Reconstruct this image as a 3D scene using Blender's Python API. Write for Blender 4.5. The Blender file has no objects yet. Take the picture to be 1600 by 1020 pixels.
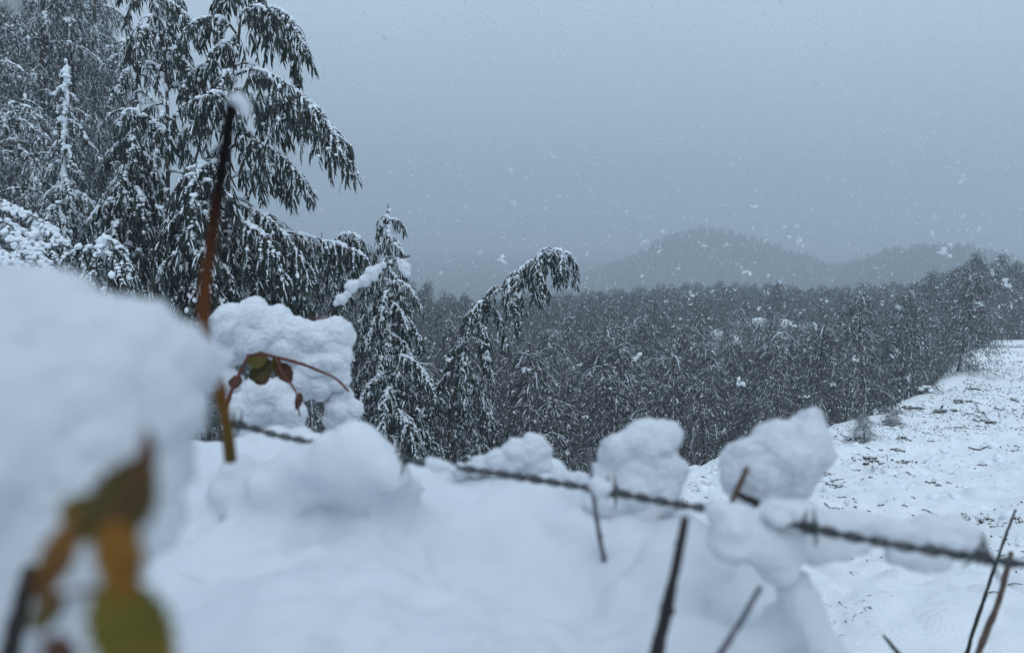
import bpy, bmesh, math, random
import numpy as np
from mathutils import Vector, Matrix

random.seed(7)
rng = np.random.default_rng(7)
C = bpy.context.scene.collection
SC = bpy.context.scene

# ------------------------------------------------------------------ camera
F = 1208.9                       # focal length in pixels of a 1600 px wide frame
EYE = Vector((0.0, 0.0, 1.5))
PITCH = math.radians(8.5)
cam_d = bpy.data.cameras.new('camera')
cam = bpy.data.objects.new('camera', cam_d)
C.objects.link(cam)
cam.location = EYE
cam.rotation_euler = (math.radians(90) - PITCH, 0, 0)
cam_d.sensor_width = 36
cam_d.lens = 27.2
cam_d.clip_start = 0.02
cam_d.clip_end = 6000
cam_d.dof.use_dof = True
cam_d.dof.focus_distance = 7.5
cam_d.dof.aperture_fstop = 4.6
SC.camera = cam

# ------------------------------------------------------------------ world, sun, exposure
SC.view_settings.view_transform = 'Standard'
SC.view_settings.look = 'None'
SC.view_settings.exposure = 0.40
SC.view_settings.gamma = 1.0
SC.view_settings.use_curve_mapping = False
SC.cycles.use_denoising = True
SC.cycles.denoiser = 'OPENIMAGEDENOISE'
SC.cycles.max_bounces = 6
SC.cycles.diffuse_bounces = 4
SC.cycles.glossy_bounces = 2
SC.cycles.volume_bounces = 2
SC.cycles.transparent_max_bounces = 4
SC.cycles.sample_clamp_indirect = 4
SC.cycles.use_adaptive_sampling = True
SC.cycles.adaptive_threshold = 0.01

SUN_EL, SUN_ROT = math.radians(55), math.radians(160)
W = bpy.data.worlds.new('World')
SC.world = W
W.use_nodes = True
nt = W.node_tree
for n in list(nt.nodes):
    nt.nodes.remove(n)
wo = nt.nodes.new('ShaderNodeOutputWorld')
bg = nt.nodes.new('ShaderNodeBackground')
sky = nt.nodes.new('ShaderNodeTexSky')
sky.sky_type = 'NISHITA'
sky.sun_disc = False
sky.sun_elevation = SUN_EL
sky.sun_rotation = SUN_ROT
sky.air_density = 1.0
sky.dust_density = 4.0
hs = nt.nodes.new('ShaderNodeHueSaturation')
hs.inputs['Saturation'].default_value = 0.55
hs.inputs['Value'].default_value = 0.6
nt.links.new(sky.outputs[0], hs.inputs['Color'])
tc = nt.nodes.new('ShaderNodeTexCoord')
sep = nt.nodes.new('ShaderNodeSeparateXYZ')
nt.links.new(tc.outputs['Generated'], sep.inputs[0])
rmp = nt.nodes.new('ShaderNodeValToRGB')        # even cloud deck: dim at the horizon, brighter overhead
cr = rmp.color_ramp
cr.elements[0].position = 0.0
cr.elements[0].color = (0.218, 0.300, 0.383, 1)
cr.elements[1].position = 1.0
cr.elements[1].color = (0.60, 0.76, 0.93, 1)
e = cr.elements.new(0.25)
e.color = (0.352, 0.463, 0.58, 1)
nt.links.new(sep.outputs['Z'], rmp.inputs[0])
nz = nt.nodes.new('ShaderNodeTexNoise')
nz.inputs['Scale'].default_value = 2.2
nz.inputs['Detail'].default_value = 5
nt.links.new(tc.outputs['Generated'], nz.inputs['Vector'])
mr = nt.nodes.new('ShaderNodeMapRange')
mr.inputs['To Min'].default_value = 9.2
mr.inputs['To Max'].default_value = 10.8
nt.links.new(nz.outputs['Fac'], mr.inputs['Value'])
vm = nt.nodes.new('ShaderNodeVectorMath')
vm.operation = 'SCALE'
nt.links.new(rmp.outputs[0], vm.inputs[0])
nt.links.new(mr.outputs[0], vm.inputs['Scale'])
mx = nt.nodes.new('ShaderNodeMix')
mx.data_type = 'RGBA'
mx.inputs[0].default_value = 0.93
nt.links.new(hs.outputs[0], mx.inputs[6])
nt.links.new(vm.outputs[0], mx.inputs[7])
nt.links.new(mx.outputs[2], bg.inputs['Color'])
bg.inputs['Strength'].default_value = 0.1
nt.links.new(bg.outputs[0], wo.inputs[0])

sd = bpy.data.lights.new('sun', 'SUN')
sun = bpy.data.objects.new('sun', sd)
C.objects.link(sun)
sd.energy = 0.5
sd.angle = math.radians(40)
sd.color = (0.93, 0.97, 1.0)
# direction the light comes from: elevation / azimuth like the sky's sun
sun.rotation_euler = (math.radians(90) - SUN_EL, 0, math.pi - SUN_ROT)

# ------------------------------------------------------------------ small numeric helpers
CP, SP = math.cos(PITCH), math.sin(PITCH)


def P(px, py, d):
    """the point at depth d (metres along the lens axis) seen at that place"""
    a, b = (px - 800) / F, -(py - 510) / F
    return Vector((a * d, d * (CP + b * SP), EYE.z + d * (b * CP - SP)))


def _hash(ix, iy, iz, seed):
    h = (ix.astype(np.int64) * 374761393 + iy.astype(np.int64) * 668265263 + iz.astype(np.int64) * 2147483647 + seed * 144665) & 0x7fffffff
    h = ((h ^ (h >> 13)) * 1274126177) & 0x7fffffff
    h = (h ^ (h >> 16)) & 0x7fffffff
    return h / float(0x7fffffff) * 2 - 1


def noise3(p, seed=0):
    i = np.floor(p).astype(np.int64)
    f = p - i
    u = f * f * f * (f * (f * 6 - 15) + 10)
    r = 0
    for dx in (0, 1):
        for dy in (0, 1):
            for dz in (0, 1):
                w = (u[:, 0] if dx else 1 - u[:, 0]) * (u[:, 1] if dy else 1 - u[:, 1]) * (u[:, 2] if dz else 1 - u[:, 2])
                r = r + w * _hash(i[:, 0] + dx, i[:, 1] + dy, i[:, 2] + dz, seed)
    return r


def fbm(p, octaves=4, seed=0, gain=0.5):
    a, s, r = 1.0, 0.0, 0
    for k in range(octaves):
        r = r + a * noise3(p * (2 ** k) + 17.3 * k, seed + k)
        s += a
        a *= gain
    return r / s


def sstep(a, b, x):
    t = np.clip((x - a) / (b - a), 0, 1)
    return t * t * (3 - 2 * t)


# ------------------------------------------------------------------ mesh helpers
class MB:
    """collects vertices and equal-sized faces, builds one mesh"""
    def __init__(self):
        self.v, self.f, self.n = [], [], 0

    def add(self, verts, *faces):
        verts = np.asarray(verts, dtype=np.float64).reshape(-1, 3)
        for fc, mi in faces:
            self.f.append((np.asarray(fc, dtype=np.int64) + self.n, mi))
        self.v.append(verts)
        self.n += len(verts)

    def mesh(self, name, mats, origin=(0, 0, 0), smooth=True):
        me = bpy.data.meshes.new(name)
        if not self.v:
            return me
        v = np.concatenate(self.v) - np.asarray(origin)
        me.vertices.add(len(v))
        me.vertices.foreach_set('co', v.astype(np.float32).ravel())
        li, st, mi, pos = [], [], [], 0
        for fc, m in self.f:
            k = fc.shape[1]
            li.append(fc.ravel())
            st.append(pos + np.arange(len(fc)) * k)
            mi.append(np.full(len(fc), m))
            pos += fc.size
        me.loops.add(pos)
        me.loops.foreach_set('vertex_index', np.concatenate(li).astype(np.int32))
        st = np.concatenate(st)
        me.polygons.add(len(st))
        me.polygons.foreach_set('loop_start', st.astype(np.int32))
        me.update(calc_edges=True)
        me.polygons.foreach_set('material_index', np.concatenate(mi).astype(np.int32))
        if smooth:
            me.polygons.foreach_set('use_smooth', np.ones(len(st), dtype=bool))
        for m in (mats if isinstance(mats, (list, tuple)) else [mats]):
            me.materials.append(m)
        me.update()
        return me


def link(name, me, parent=None, loc=None):
    o = bpy.data.objects.new(name, me)
    C.objects.link(o)
    if parent is not None:
        o.parent = parent
    if loc is not None:
        o.location = loc
    return o


def tag(o, label=None, cat=None, group=None, kind=None):
    if label:
        o['label'] = label
    if cat:
        o['category'] = cat
    if group:
        o['group'] = group
    if kind:
        o['kind'] = kind
    return o


def thing(name, label, cat, loc=(0, 0, 0), group=None):
    o = bpy.data.objects.new(name, None)
    o.empty_display_size = 0.1
    C.objects.link(o)
    o.location = loc
    return tag(o, label, cat, group)


def catmull(pts, n):
    pts = np.asarray([list(p) for p in pts], dtype=float)
    p = np.vstack([2 * pts[0] - pts[1], pts, 2 * pts[-1] - pts[-2]])
    t = np.linspace(0, len(pts) - 1 - 1e-6, n)
    i = t.astype(int)
    u = (t - i)[:, None]
    a, b, c, d = p[i], p[i + 1], p[i + 2], p[i + 3]
    return 0.5 * (2 * b + (c - a) * u + (2 * a - 5 * b + 4 * c - d) * u ** 2 + (-a + 3 * b - 3 * c + d) * u ** 3)


def frames(pts):
    t = np.gradient(pts, axis=0)
    t /= np.linalg.norm(t, axis=1)[:, None] + 1e-12
    ref = np.array([0.13, 0.21, 1.0]) if abs(t[0, 2]) < 0.9 else np.array([1.0, 0.1, 0.2])
    a = np.zeros_like(t)
    u = ref - t[0] * (ref @ t[0])
    for k in range(len(t)):
        u = u - t[k] * (u @ t[k])
        u /= np.linalg.norm(u) + 1e-12
        a[k] = u
    return t, a, np.cross(t, a)


def tube(mb, pts, radii, sides=6, mi=0, rough=0.0, seed=0):
    pts = np.asarray(pts, dtype=float)
    n = len(pts)
    radii = np.broadcast_to(np.asarray(radii, dtype=float), (n,))
    t, a, b = frames(pts)
    th = np.arange(sides) / sides * 2 * math.pi
    rr = radii[:, None] * np.ones((1, sides))
    if rough:
        rr = rr * (1 + rough * noise3(np.stack([np.repeat(np.arange(n) * 0.7, sides), np.tile(th * 1.3, n), np.full(n * sides, seed * 3.1)], 1), seed).reshape(n, sides))
    v = pts[:, None, :] + rr[:, :, None] * (np.cos(th)[None, :, None] * a[:, None, :] + np.sin(th)[None, :, None] * b[:, None, :])
    v = v.reshape(-1, 3)
    i = np.arange(n - 1)[:, None] * sides
    j = np.arange(sides)[None, :]
    k = (j + 1) % sides
    q = np.stack([i + j, i + k, i + sides + k, i + sides + j], -1).reshape(-1, 4)
    v = np.vstack([v, pts[0] - t[0] * radii[0] * 0.5, pts[-1] + t[-1] * radii[-1] * 0.5])
    jj = np.arange(sides)
    c0 = np.stack([np.full(sides, n * sides), (jj + 1) % sides, jj], 1)
    c1 = np.stack([np.full(sides, n * sides + 1), (n - 1) * sides + jj, (n - 1) * sides + (jj + 1) % sides], 1)
    mb.add(v, (q, mi), (c0, mi), (c1, mi))


def _ico(sub):
    bm = bmesh.new()
    bmesh.ops.create_icosphere(bm, subdivisions=sub, radius=1.0)
    v = np.array([x.co[:] for x in bm.verts])
    f = np.array([[l.index for l in x.verts] for x in bm.faces])
    bm.free()
    return v, f


ICO = {1: _ico(1), 2: _ico(2), 3: _ico(3)}


def blobs(mb, cen, rad, sub=2, mi=0, jit=0.25, seed=0):
    """lumpy balls, one per centre; rad is (N,) or (N,3)"""
    cen = np.asarray(cen, dtype=float).reshape(-1, 3)
    if not len(cen):
        return
    rad = np.asarray(rad, dtype=float)
    if rad.ndim == 1:
        rad = np.repeat(rad[:, None], 3, 1)
    bv, bf = ICO[sub]
    N, M = len(cen), len(bv)
    off = bv[None] * rad[:, None, :]
    sc = 1 + jit * noise3((bv[None] * 1.7 + (np.arange(N) * 5.37)[:, None, None]).reshape(-1, 3), seed).reshape(N, M)
    v = cen[:, None, :] + off * sc[:, :, None]
    f = (bf[None] + (np.arange(N) * M)[:, None, None]).reshape(-1, 3)
    mb.add(v.reshape(-1, 3), (f, mi))


def strips(mb, base, dirn, side, L, Wd, bend=0.25, mi=0, lift=0.0, taper=1.0):
    """narrow pointed blades (leaves), four triangles each, bending under their weight"""
    base = np.asarray(base, dtype=float)
    N = len(base)
    if not N:
        return
    dirn = dirn / (np.linalg.norm(dirn, axis=1)[:, None] + 1e-9)
    side = side - dirn * np.sum(side * dirn, 1)[:, None]
    side = side / (np.linalg.norm(side, axis=1)[:, None] + 1e-9)
    nrm = np.cross(side, dirn)
    g = np.array([0, 0, -1.0])
    L = np.asarray(L).reshape(-1, 1)
    Wd = np.asarray(Wd).reshape(-1, 1)

    def pt(t):
        return base + dirn * L * t + g * (bend * L * t * t) + nrm * (L * 0.10 * math.sin(t * 3.0)) + np.array([0, 0, lift])
    p0, p1, p2, p3 = pt(0), pt(0.32), pt(0.68), pt(1.0)
    v = np.stack([p0, p1 - side * Wd * 0.5, p1 + side * Wd * 0.5, p2 - side * Wd * 0.42 * taper, p2 + side * Wd * 0.42 * taper, p3], 1)
    o = (np.arange(N) * 6)[:, None]
    t1 = np.concatenate([o + 0, o + 1, o + 2], 1)
    q = np.concatenate([o + 1, o + 3, o + 4, o + 2], 1)
    t2 = np.concatenate([o + 3, o + 5, o + 4], 1)
    mb.add(v.reshape(-1, 3), (t1, mi), (q, mi), (t2, mi))


# ------------------------------------------------------------------ materials
def new_mat(name):
    m = bpy.data.materials.new(name)
    m.use_nodes = True
    b = m.node_tree.nodes['Principled BSDF']
    return m, m.node_tree, b


def ramp(nt, fac, stops):
    r = nt.nodes.new('ShaderNodeValToRGB')
    while len(r.color_ramp.elements) < len(stops):
        r.color_ramp.elements.new(0.5)
    for e, (p, c) in zip(r.color_ramp.elements, stops):
        e.position = p
        e.color = (*c, 1)
    nt.links.new(fac, r.inputs[0])
    return r.outputs[0]


def noise_node(nt, scale, detail=4, vec=None, rough=0.55):
    n = nt.nodes.new('ShaderNodeTexNoise')
    n.inputs['Scale'].default_value = scale
    n.inputs['Detail'].default_value = detail
    n.inputs['Roughness'].default_value = rough
    if vec is None:
        tcn = nt.nodes.new('ShaderNodeTexCoord')
        vec = tcn.outputs['Object']
    nt.links.new(vec, n.inputs['Vector'])
    return n.outputs['Fac']


def bump(nt, b, fac, dist, strength=1.0):
    n = nt.nodes.new('ShaderNodeBump')
    n.inputs['Distance'].default_value = dist
    n.inputs['Strength'].default_value = strength
    nt.links.new(fac, n.inputs['Height'])
    nt.links.new(n.outputs[0], b.inputs['Normal'])


def snow_mat(name, c0, c1, scale, bscale, bdist):
    m, nt, b = new_mat(name)
    nt.links.new(ramp(nt, noise_node(nt, scale, 5), [(0.3, c0), (0.7, c1)]), b.inputs['Base Color'])
    b.inputs['Roughness'].default_value = 0.75
    b.inputs['Specular IOR Level'].default_value = 0.25
    bump(nt, b, noise_node(nt, bscale, 6, rough=0.7), bdist)
    return m


SNOW = snow_mat('snow', (0.80, 0.85, 0.90), (0.86, 0.90, 0.94), 6, 160, 0.004)
SNOW_NEAR = snow_mat('snow_near', (0.70, 0.73, 0.78), (0.78, 0.80, 0.84), 9, 220, 0.003)


def dusted(name, dark, light, lo, hi, nscale, snow=(0.78, 0.83, 0.88), patch=0.5, rough=0.55):
    """leaf or bark colour with snow lying where the surface faces up"""
    m, nt, b = new_mat(name)
    base = ramp(nt, noise_node(nt, nscale, 3), [(0.3, dark), (0.7, light)])
    ge = nt.nodes.new('ShaderNodeNewGeometry')
    sp = nt.nodes.new('ShaderNodeSeparateXYZ')
    nt.links.new(ge.outputs['Normal'], sp.inputs[0])
    ns = noise_node(nt, nscale * 1.7, 4)
    ad = nt.nodes.new('ShaderNodeMath')
    ad.operation = 'MULTIPLY_ADD'
    nt.links.new(ns, ad.inputs[0])
    ad.inputs[1].default_value = patch * 2
    nt.links.new(sp.outputs['Z'], ad.inputs[2])
    mrr = nt.nodes.new('ShaderNodeMapRange')
    mrr.inputs['From Min'].default_value = lo + patch
    mrr.inputs['From Max'].default_value = hi + patch
    nt.links.new(ad.outputs[0], mrr.inputs['Value'])
    mi = nt.nodes.new('ShaderNodeMix')
    mi.data_type = 'RGBA'
    nt.links.new(mrr.outputs[0], mi.inputs[0])
    nt.links.new(base, mi.inputs[6])
    mi.inputs[7].default_value = (*snow, 1)
    nt.links.new(mi.outputs[2], b.inputs['Base Color'])
    b.inputs['Roughness'].default_value = rough
    b.inputs['Specular IOR Level'].default_value = 0.3
    return m


LEAF = dusted('leaf_green', (0.009, 0.015, 0.012), (0.024, 0.034, 0.024), 0.55, 0.95, 9)
LEAF_BACK = dusted('leaf_grey_green', (0.018, 0.023, 0.023), (0.048, 0.055, 0.053), 0.25, 0.95, 8)
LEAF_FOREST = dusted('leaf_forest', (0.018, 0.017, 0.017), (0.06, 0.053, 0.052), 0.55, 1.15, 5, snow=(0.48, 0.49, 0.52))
BARK = dusted('bark', (0.02, 0.017, 0.015), (0.07, 0.055, 0.045), 0.6, 0.9, 30, rough=0.85)
BARK_TWIG = dusted('bark_twig', (0.03, 0.02, 0.016), (0.08, 0.045, 0.035), 0.75, 0.95, 60, rough=0.8)


def plain(name, c0, c1, scale, rough=0.7, spec=0.3, metal=0.0, bs=None, stretch=None):
    m, nt, b = new_mat(name)
    vec = None
    if stretch:
        t_ = nt.nodes.new('ShaderNodeTexCoord')
        mp = nt.nodes.new('ShaderNodeMapping')
        mp.inputs['Scale'].default_value = stretch
        nt.links.new(t_.outputs['Object'], mp.inputs[0])
        vec = mp.outputs[0]
    fac = noise_node(nt, scale, 5, vec)
    nt.links.new(ramp(nt, fac, [(0.3, c0), (0.7, c1)]), b.inputs['Base Color'])
    b.inputs['Roughness'].default_value = rough
    b.inputs['Specular IOR Level'].default_value = spec
    b.inputs['Metallic'].default_value = metal
    if bs:
        bump(nt, b, noise_node(nt, scale * 2, 4, vec), bs)
    return m


STICK_BLACK = plain('stick_black', (0.008, 0.007, 0.008), (0.03, 0.022, 0.02), 60, bs=0.001)
STICK_BROWN = plain('stick_brown', (0.05, 0.03, 0.025), (0.13, 0.085, 0.065), 70, bs=0.001)
STICK_GREY = plain('stick_grey', (0.10, 0.10, 0.12), (0.22, 0.21, 0.23), 60, bs=0.001)
WIRE = plain('rusty_wire', (0.035, 0.04, 0.045), (0.11, 0.11, 0.115), 120, rough=0.6, metal=0.3, bs=0.0006)
RED_STEM = plain('red_stem', (0.06, 0.018, 0.015), (0.16, 0.05, 0.035), 60)


def autumn(name, c0, c1, c2):
    m, nt, b = new_mat(name)
    nt.links.new(ramp(nt, noise_node(nt, 70, 6, rough=0.6), [(0.3, c0), (0.52, c1), (0.68, c2)]), b.inputs['Base Color'])
    b.inputs['Roughness'].default_value = 0.6
    b.inputs['Specular IOR Level'].default_value = 0.2
    return m


L_ORANGE = autumn('leaf_orange', (0.08, 0.035, 0.008), (0.19, 0.085, 0.008), (0.20, 0.06, 0.012))
L_OLIVE = autumn('leaf_olive', (0.04, 0.036, 0.006), (0.11, 0.088, 0.010), (0.16, 0.09, 0.012))
L_BROWN = autumn('leaf_brown', (0.03, 0.028, 0.008), (0.065, 0.048, 0.014), (0.08, 0.045, 0.016))
L_RED = autumn('leaf_red_brown', (0.045, 0.018, 0.012), (0.09, 0.036, 0.022), (0.12, 0.06, 0.028))
DEBRIS = dusted('debris', (0.03, 0.024, 0.018), (0.10, 0.08, 0.055), 0.6, 1.1, 40, rough=0.9)


def stem_mat():
    """stem: black rot at its top end, orange brown lower down, olive at the foot"""
    m, nt, b = new_mat('weathered_stem')
    t_ = nt.nodes.new('ShaderNodeTexCoord')
    s_ = nt.nodes.new('ShaderNodeSeparateXYZ')
    nt.links.new(t_.outputs['Object'], s_.inputs[0])
    a_ = nt.nodes.new('ShaderNodeMath')
    a_.operation = 'MULTIPLY_ADD'
    nt.links.new(noise_node(nt, 60, 4), a_.inputs[0])
    a_.inputs[1].default_value = 0.03
    nt.links.new(s_.outputs['Z'], a_.inputs[2])
    mr_ = nt.nodes.new('ShaderNodeMapRange')
    mr_.inputs['From Min'].default_value = 0.0
    mr_.inputs['From Max'].default_value = 0.245
    nt.links.new(a_.outputs[0], mr_.inputs['Value'])
    nt.links.new(ramp(nt, mr_.outputs[0], [(0.0, (0.07, 0.06, 0.018)), (0.3, (0.13, 0.055, 0.014)), (0.5, (0.10, 0.036, 0.014)), (0.85, (0.007, 0.005, 0.006))]), b.inputs['Base Color'])
    b.inputs['Roughness'].default_value = 0.9
    b.inputs['Specular IOR Level'].default_value = 0.05
    return m


STEM = stem_mat()

# ------------------------------------------------------------------ terrain
RY = np.array([-1200, 0, 5, 8, 12, 16, 20, 25, 35, 60, 1200.])
RX = np.array([-2.0, -0.8, 0.6, 1.85, 4.87, 8.34, 11.9, 15.7, 21.5, 34, 260.])
ZRY = np.array([-1200, -30, 0, 3, 8, 12, 16, 20, 25, 35, 48, 60, 90, 140, 250, 400, 1200.])
ZRZ = np.array([6, 2, 0.05, -0.37, -1.38, -2.22, -2.88, -3.15, -3.12, -4.5, -6.6, -8.4, -11.2, -21, -34, -42, -58.])
ZFY = np.array([-1200, -20, 0, 8, 15, 25, 40, 60, 80, 95, 125, 170, 250, 400, 1200.])
ZFZ = 1.5 - np.array([1.5, 1.5, 3.0, 6.2, 7.2, 8.6, 10.0, 11.5, 12.6, 13.5, 17.4, 25.5, 35, 44, 60.])
HILLS = [(116, 400, 17, 33, 45, 2.4), (80, 405, 13, 33, 45, 1.5), (163, 300, 19, 24, 36, 1.5), (-120, 800, 12, 200, 90, 1.0)]
CLEAR = (16.2, 48.5)


def ridge_s(x, y):
    return (np.interp(y, RY, RX) - x) * 0.78


def terrain(x, y):
    x = np.asarray(x, dtype=float)
    y = np.asarray(y, dtype=float)
    zr = np.interp(y, ZRY, ZRZ)
    zf = np.interp(y, ZFY, ZFZ)
    s = ridge_s(x, y)
    zr = zr - 0.02 * np.clip(s, -15, 0) + 0.10 * np.exp(-(s - 0.1) ** 2 / 0.5) * np.exp(-(y - 14) ** 2 / 120)
    z = zr + (zf - zr) * sstep(0.15, 3.6, s)
    for hx, hy, h, sx, sy, pw in HILLS:
        z = z + h * np.exp(-(((x - hx) / sx) ** 2 * 0.5 + ((y - hy) / sy) ** 2 * 0.5) ** pw)
    z = z - 0.10 * np.clip(20 - x, 0, 60) * sstep(50, 110, y) * (1 - sstep(300, 600, y))
    z = z + 3.9 * np.exp(-((x - CLEAR[0]) / 6.5) ** 2 - ((y - CLEAR[1]) / 5) ** 2)
    z = z + 4.5 * sstep(3.5, 11, -x) * sstep(4, 11, y) * (1 - sstep(40, 80, y))
    z = z - 0.05 * np.clip(-x - 4, 0, 60) * sstep(20, 90, y)
    r = np.hypot(x, y)
    p = np.stack([x.ravel(), y.ravel(), np.zeros(x.size)], 1)
    amp = np.clip(r / 30, 0.05, 6).ravel()
    z = z + (fbm(p * 0.05, 3, 5) * amp * 0.35).reshape(x.shape)
    near = np.exp(-(r / 26) ** 2).ravel()
    z = z + (near * (0.14 * fbm(p * 1.3, 3, 11) + 0.13 * np.abs(fbm(p * 3.2, 3, 21)))).reshape(x.shape)
    return z


def tz(x, y):
    return float(terrain(np.array([x]), np.array([y]))[0])


def ground_at(px, py, far=80):
    o = np.array(EYE)
    dv = np.array(P(px, py, 1.0)) - o
    t = np.geomspace(1.5, far, 900)
    q = o + dv * t[:, None]
    h = terrain(q[:, 0], q[:, 1])
    k = np.argmax(q[:, 2] < h)
    return Vector((q[k, 0], q[k, 1], h[k])), t[k]


def in_clearing(x, y):
    return ((x - 13.7) / 1.7) ** 2 + ((y - 47) / 3.4) ** 2 < 1 or ((x - 18.9) / 2.0) ** 2 + ((y - 48.5) / 3.4) ** 2 < 1 or ((x - 16) / 2.0) ** 2 + ((y - 50) / 1.3) ** 2 < 1


def build_ground():
    fine = np.radians(np.linspace(-42, 42, 470))
    co = np.radians(np.linspace(42, 318, 70))[1:-1]
    ang = np.concatenate([fine, co])
    rad = np.concatenate([[0.4], np.geomspace(1.0, 40, 330), np.geomspace(41, 1150, 150)])
    A, R = np.meshgrid(ang, rad)
    X, Y = R * np.sin(A), R * np.cos(A)
    Z = terrain(X, Y)
    v = np.stack([X.ravel(), Y.ravel(), Z.ravel()], 1)
    na, nr = len(ang), len(rad)
    i = np.arange(nr - 1)[:, None] * na
    j = np.arange(na)[None]
    k = (j + 1) % na
    q = np.stack([i + j, i + k, i + na + k, i + na + j], -1).reshape(-1, 4)[:, ::-1]
    v = np.vstack([v, [0, 0, tz(0, 0)]])
    c = np.stack([np.full(na, len(v) - 1), (np.arange(na) + 1) % na, np.arange(na)], 1)[:, ::-1]
    mb = MB()
    mb.add(v, (q, 0), (c[:, ::-1][:, ::-1], 0))
    m, nt, b = new_mat('snowy_ground')
    at = nt.nodes.new('ShaderNodeAttribute')
    at.attribute_name = 'wood_floor'
    tcn = nt.nodes.new('ShaderNodeTexCoord')
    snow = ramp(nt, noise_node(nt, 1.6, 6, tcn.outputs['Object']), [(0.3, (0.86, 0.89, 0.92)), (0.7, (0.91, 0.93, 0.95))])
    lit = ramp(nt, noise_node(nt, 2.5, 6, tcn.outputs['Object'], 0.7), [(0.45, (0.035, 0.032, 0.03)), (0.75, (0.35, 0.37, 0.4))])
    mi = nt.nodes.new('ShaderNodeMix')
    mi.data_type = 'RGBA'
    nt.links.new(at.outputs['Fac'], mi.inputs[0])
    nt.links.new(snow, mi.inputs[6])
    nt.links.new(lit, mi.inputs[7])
    # grit and leaf crumbs showing through the thin snow
    g = noise_node(nt, 26, 5, tcn.outputs['Object'], 0.75)
    g2 = noise_node(nt, 0.9, 3, tcn.outputs['Object'])
    mu = nt.nodes.new('ShaderNodeMath')
    mu.operation = 'MULTIPLY'
    nt.links.new(g, mu.inputs[0])
    nt.links.new(g2, mu.inputs[1])
    gr = ramp(nt, mu.outputs[0], [(0.375, (0, 0, 0)), (0.43, (1, 1, 1))])
    m2 = nt.nodes.new('ShaderNodeMix')
    m2.data_type = 'RGBA'
    nt.links.new(gr, m2.inputs[0])
    nt.links.new(mi.outputs[2], m2.inputs[6])
    m2.inputs[7].default_value = (0.16, 0.15, 0.13, 1)
    nt.links.new(m2.outputs[2], b.inputs['Base Color'])
    b.inputs['Roughness'].default_value = 0.8
    b.inputs['Specular IOR Level'].default_value = 0.2
    bump(nt, b, noise_node(nt, 14, 7, tcn.outputs['Object'], 0.7), 0.035)
    me = mb.mesh('ground', m)
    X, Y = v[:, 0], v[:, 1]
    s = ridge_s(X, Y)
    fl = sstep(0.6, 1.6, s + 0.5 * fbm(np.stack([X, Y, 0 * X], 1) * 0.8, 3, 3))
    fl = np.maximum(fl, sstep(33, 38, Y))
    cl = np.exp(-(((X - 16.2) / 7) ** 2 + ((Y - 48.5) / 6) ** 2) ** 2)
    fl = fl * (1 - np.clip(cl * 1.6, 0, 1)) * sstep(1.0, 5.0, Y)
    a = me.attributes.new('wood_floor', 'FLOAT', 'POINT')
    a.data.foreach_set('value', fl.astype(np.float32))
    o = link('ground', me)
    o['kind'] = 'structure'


build_ground()

# ------------------------------------------------------------------ haze
HAZE_TOP = 15.0
HAZE_DENSITY = 0.0040


def build_haze():
    mb = MB()
    x, y0, y1, z0, z1 = 1200, -1200, 1200, -95, HAZE_TOP
    v = [(-x, y0, z0), (x, y0, z0), (x, y1, z0), (-x, y1, z0), (-x, y0, z1), (x, y0, z1), (x, y1, z1), (-x, y1, z1)]
    mb.add(v, ([(0, 3, 2, 1), (4, 5, 6, 7), (0, 1, 5, 4), (1, 2, 6, 5), (2, 3, 7, 6), (3, 0, 4, 7)], 0))
    m = bpy.data.materials.new('snowy_air')
    m.use_nodes = True
    nt = m.node_tree
    for n in list(nt.nodes):
        nt.nodes.remove(n)
    out = nt.nodes.new('ShaderNodeOutputMaterial')
    pv = nt.nodes.new('ShaderNodeVolumePrincipled')
    pv.inputs['Color'].default_value = (0.80, 0.86, 0.905, 1)
    pv.inputs['Density'].default_value = HAZE_DENSITY
    pv.inputs['Anisotropy'].default_value = 0.2
    nt.links.new(pv.outputs[0], out.inputs['Volume'])
    o = link('haze', mb.mesh('haze', m, smooth=False))
    o['kind'] = 'stuff'


build_haze()


# ------------------------------------------------------------------ weeping trees near the camera
def droop_path(base, az, L, el, droop, n=12, wig=0.12):
    d = np.array([math.sin(az) * math.cos(el), math.cos(az) * math.cos(el), math.sin(el)])
    p = np.array(base, dtype=float)
    out = [p.copy()]
    ds = L / (n - 1)
    for k in range(n - 1):
        d = d + np.array([rng.normal(0, wig), rng.normal(0, wig), -droop]) * (1.0 / (n - 1)) * 2.2
        d /= np.linalg.norm(d)
        p = p + d * ds
        out.append(p.copy())
    return np.array(out)


def along(path, t):
    k = t * (len(path) - 1)
    i = min(int(k), len(path) - 2)
    return path[i] + (path[i + 1] - path[i]) * (k - i), path[i + 1] - path[i]


UNIT_LEAF = []
for _k in range(3):
    _m = MB()
    strips(_m, np.zeros((1, 3)), np.array([[0, 0, -1.0]]), np.array([[1.0, 0, 0]]), [1.0], [0.15 + 0.03 * _k], bend=0.0)
    UNIT_LEAF.append(_m.mesh('leaf', LEAF))


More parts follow.
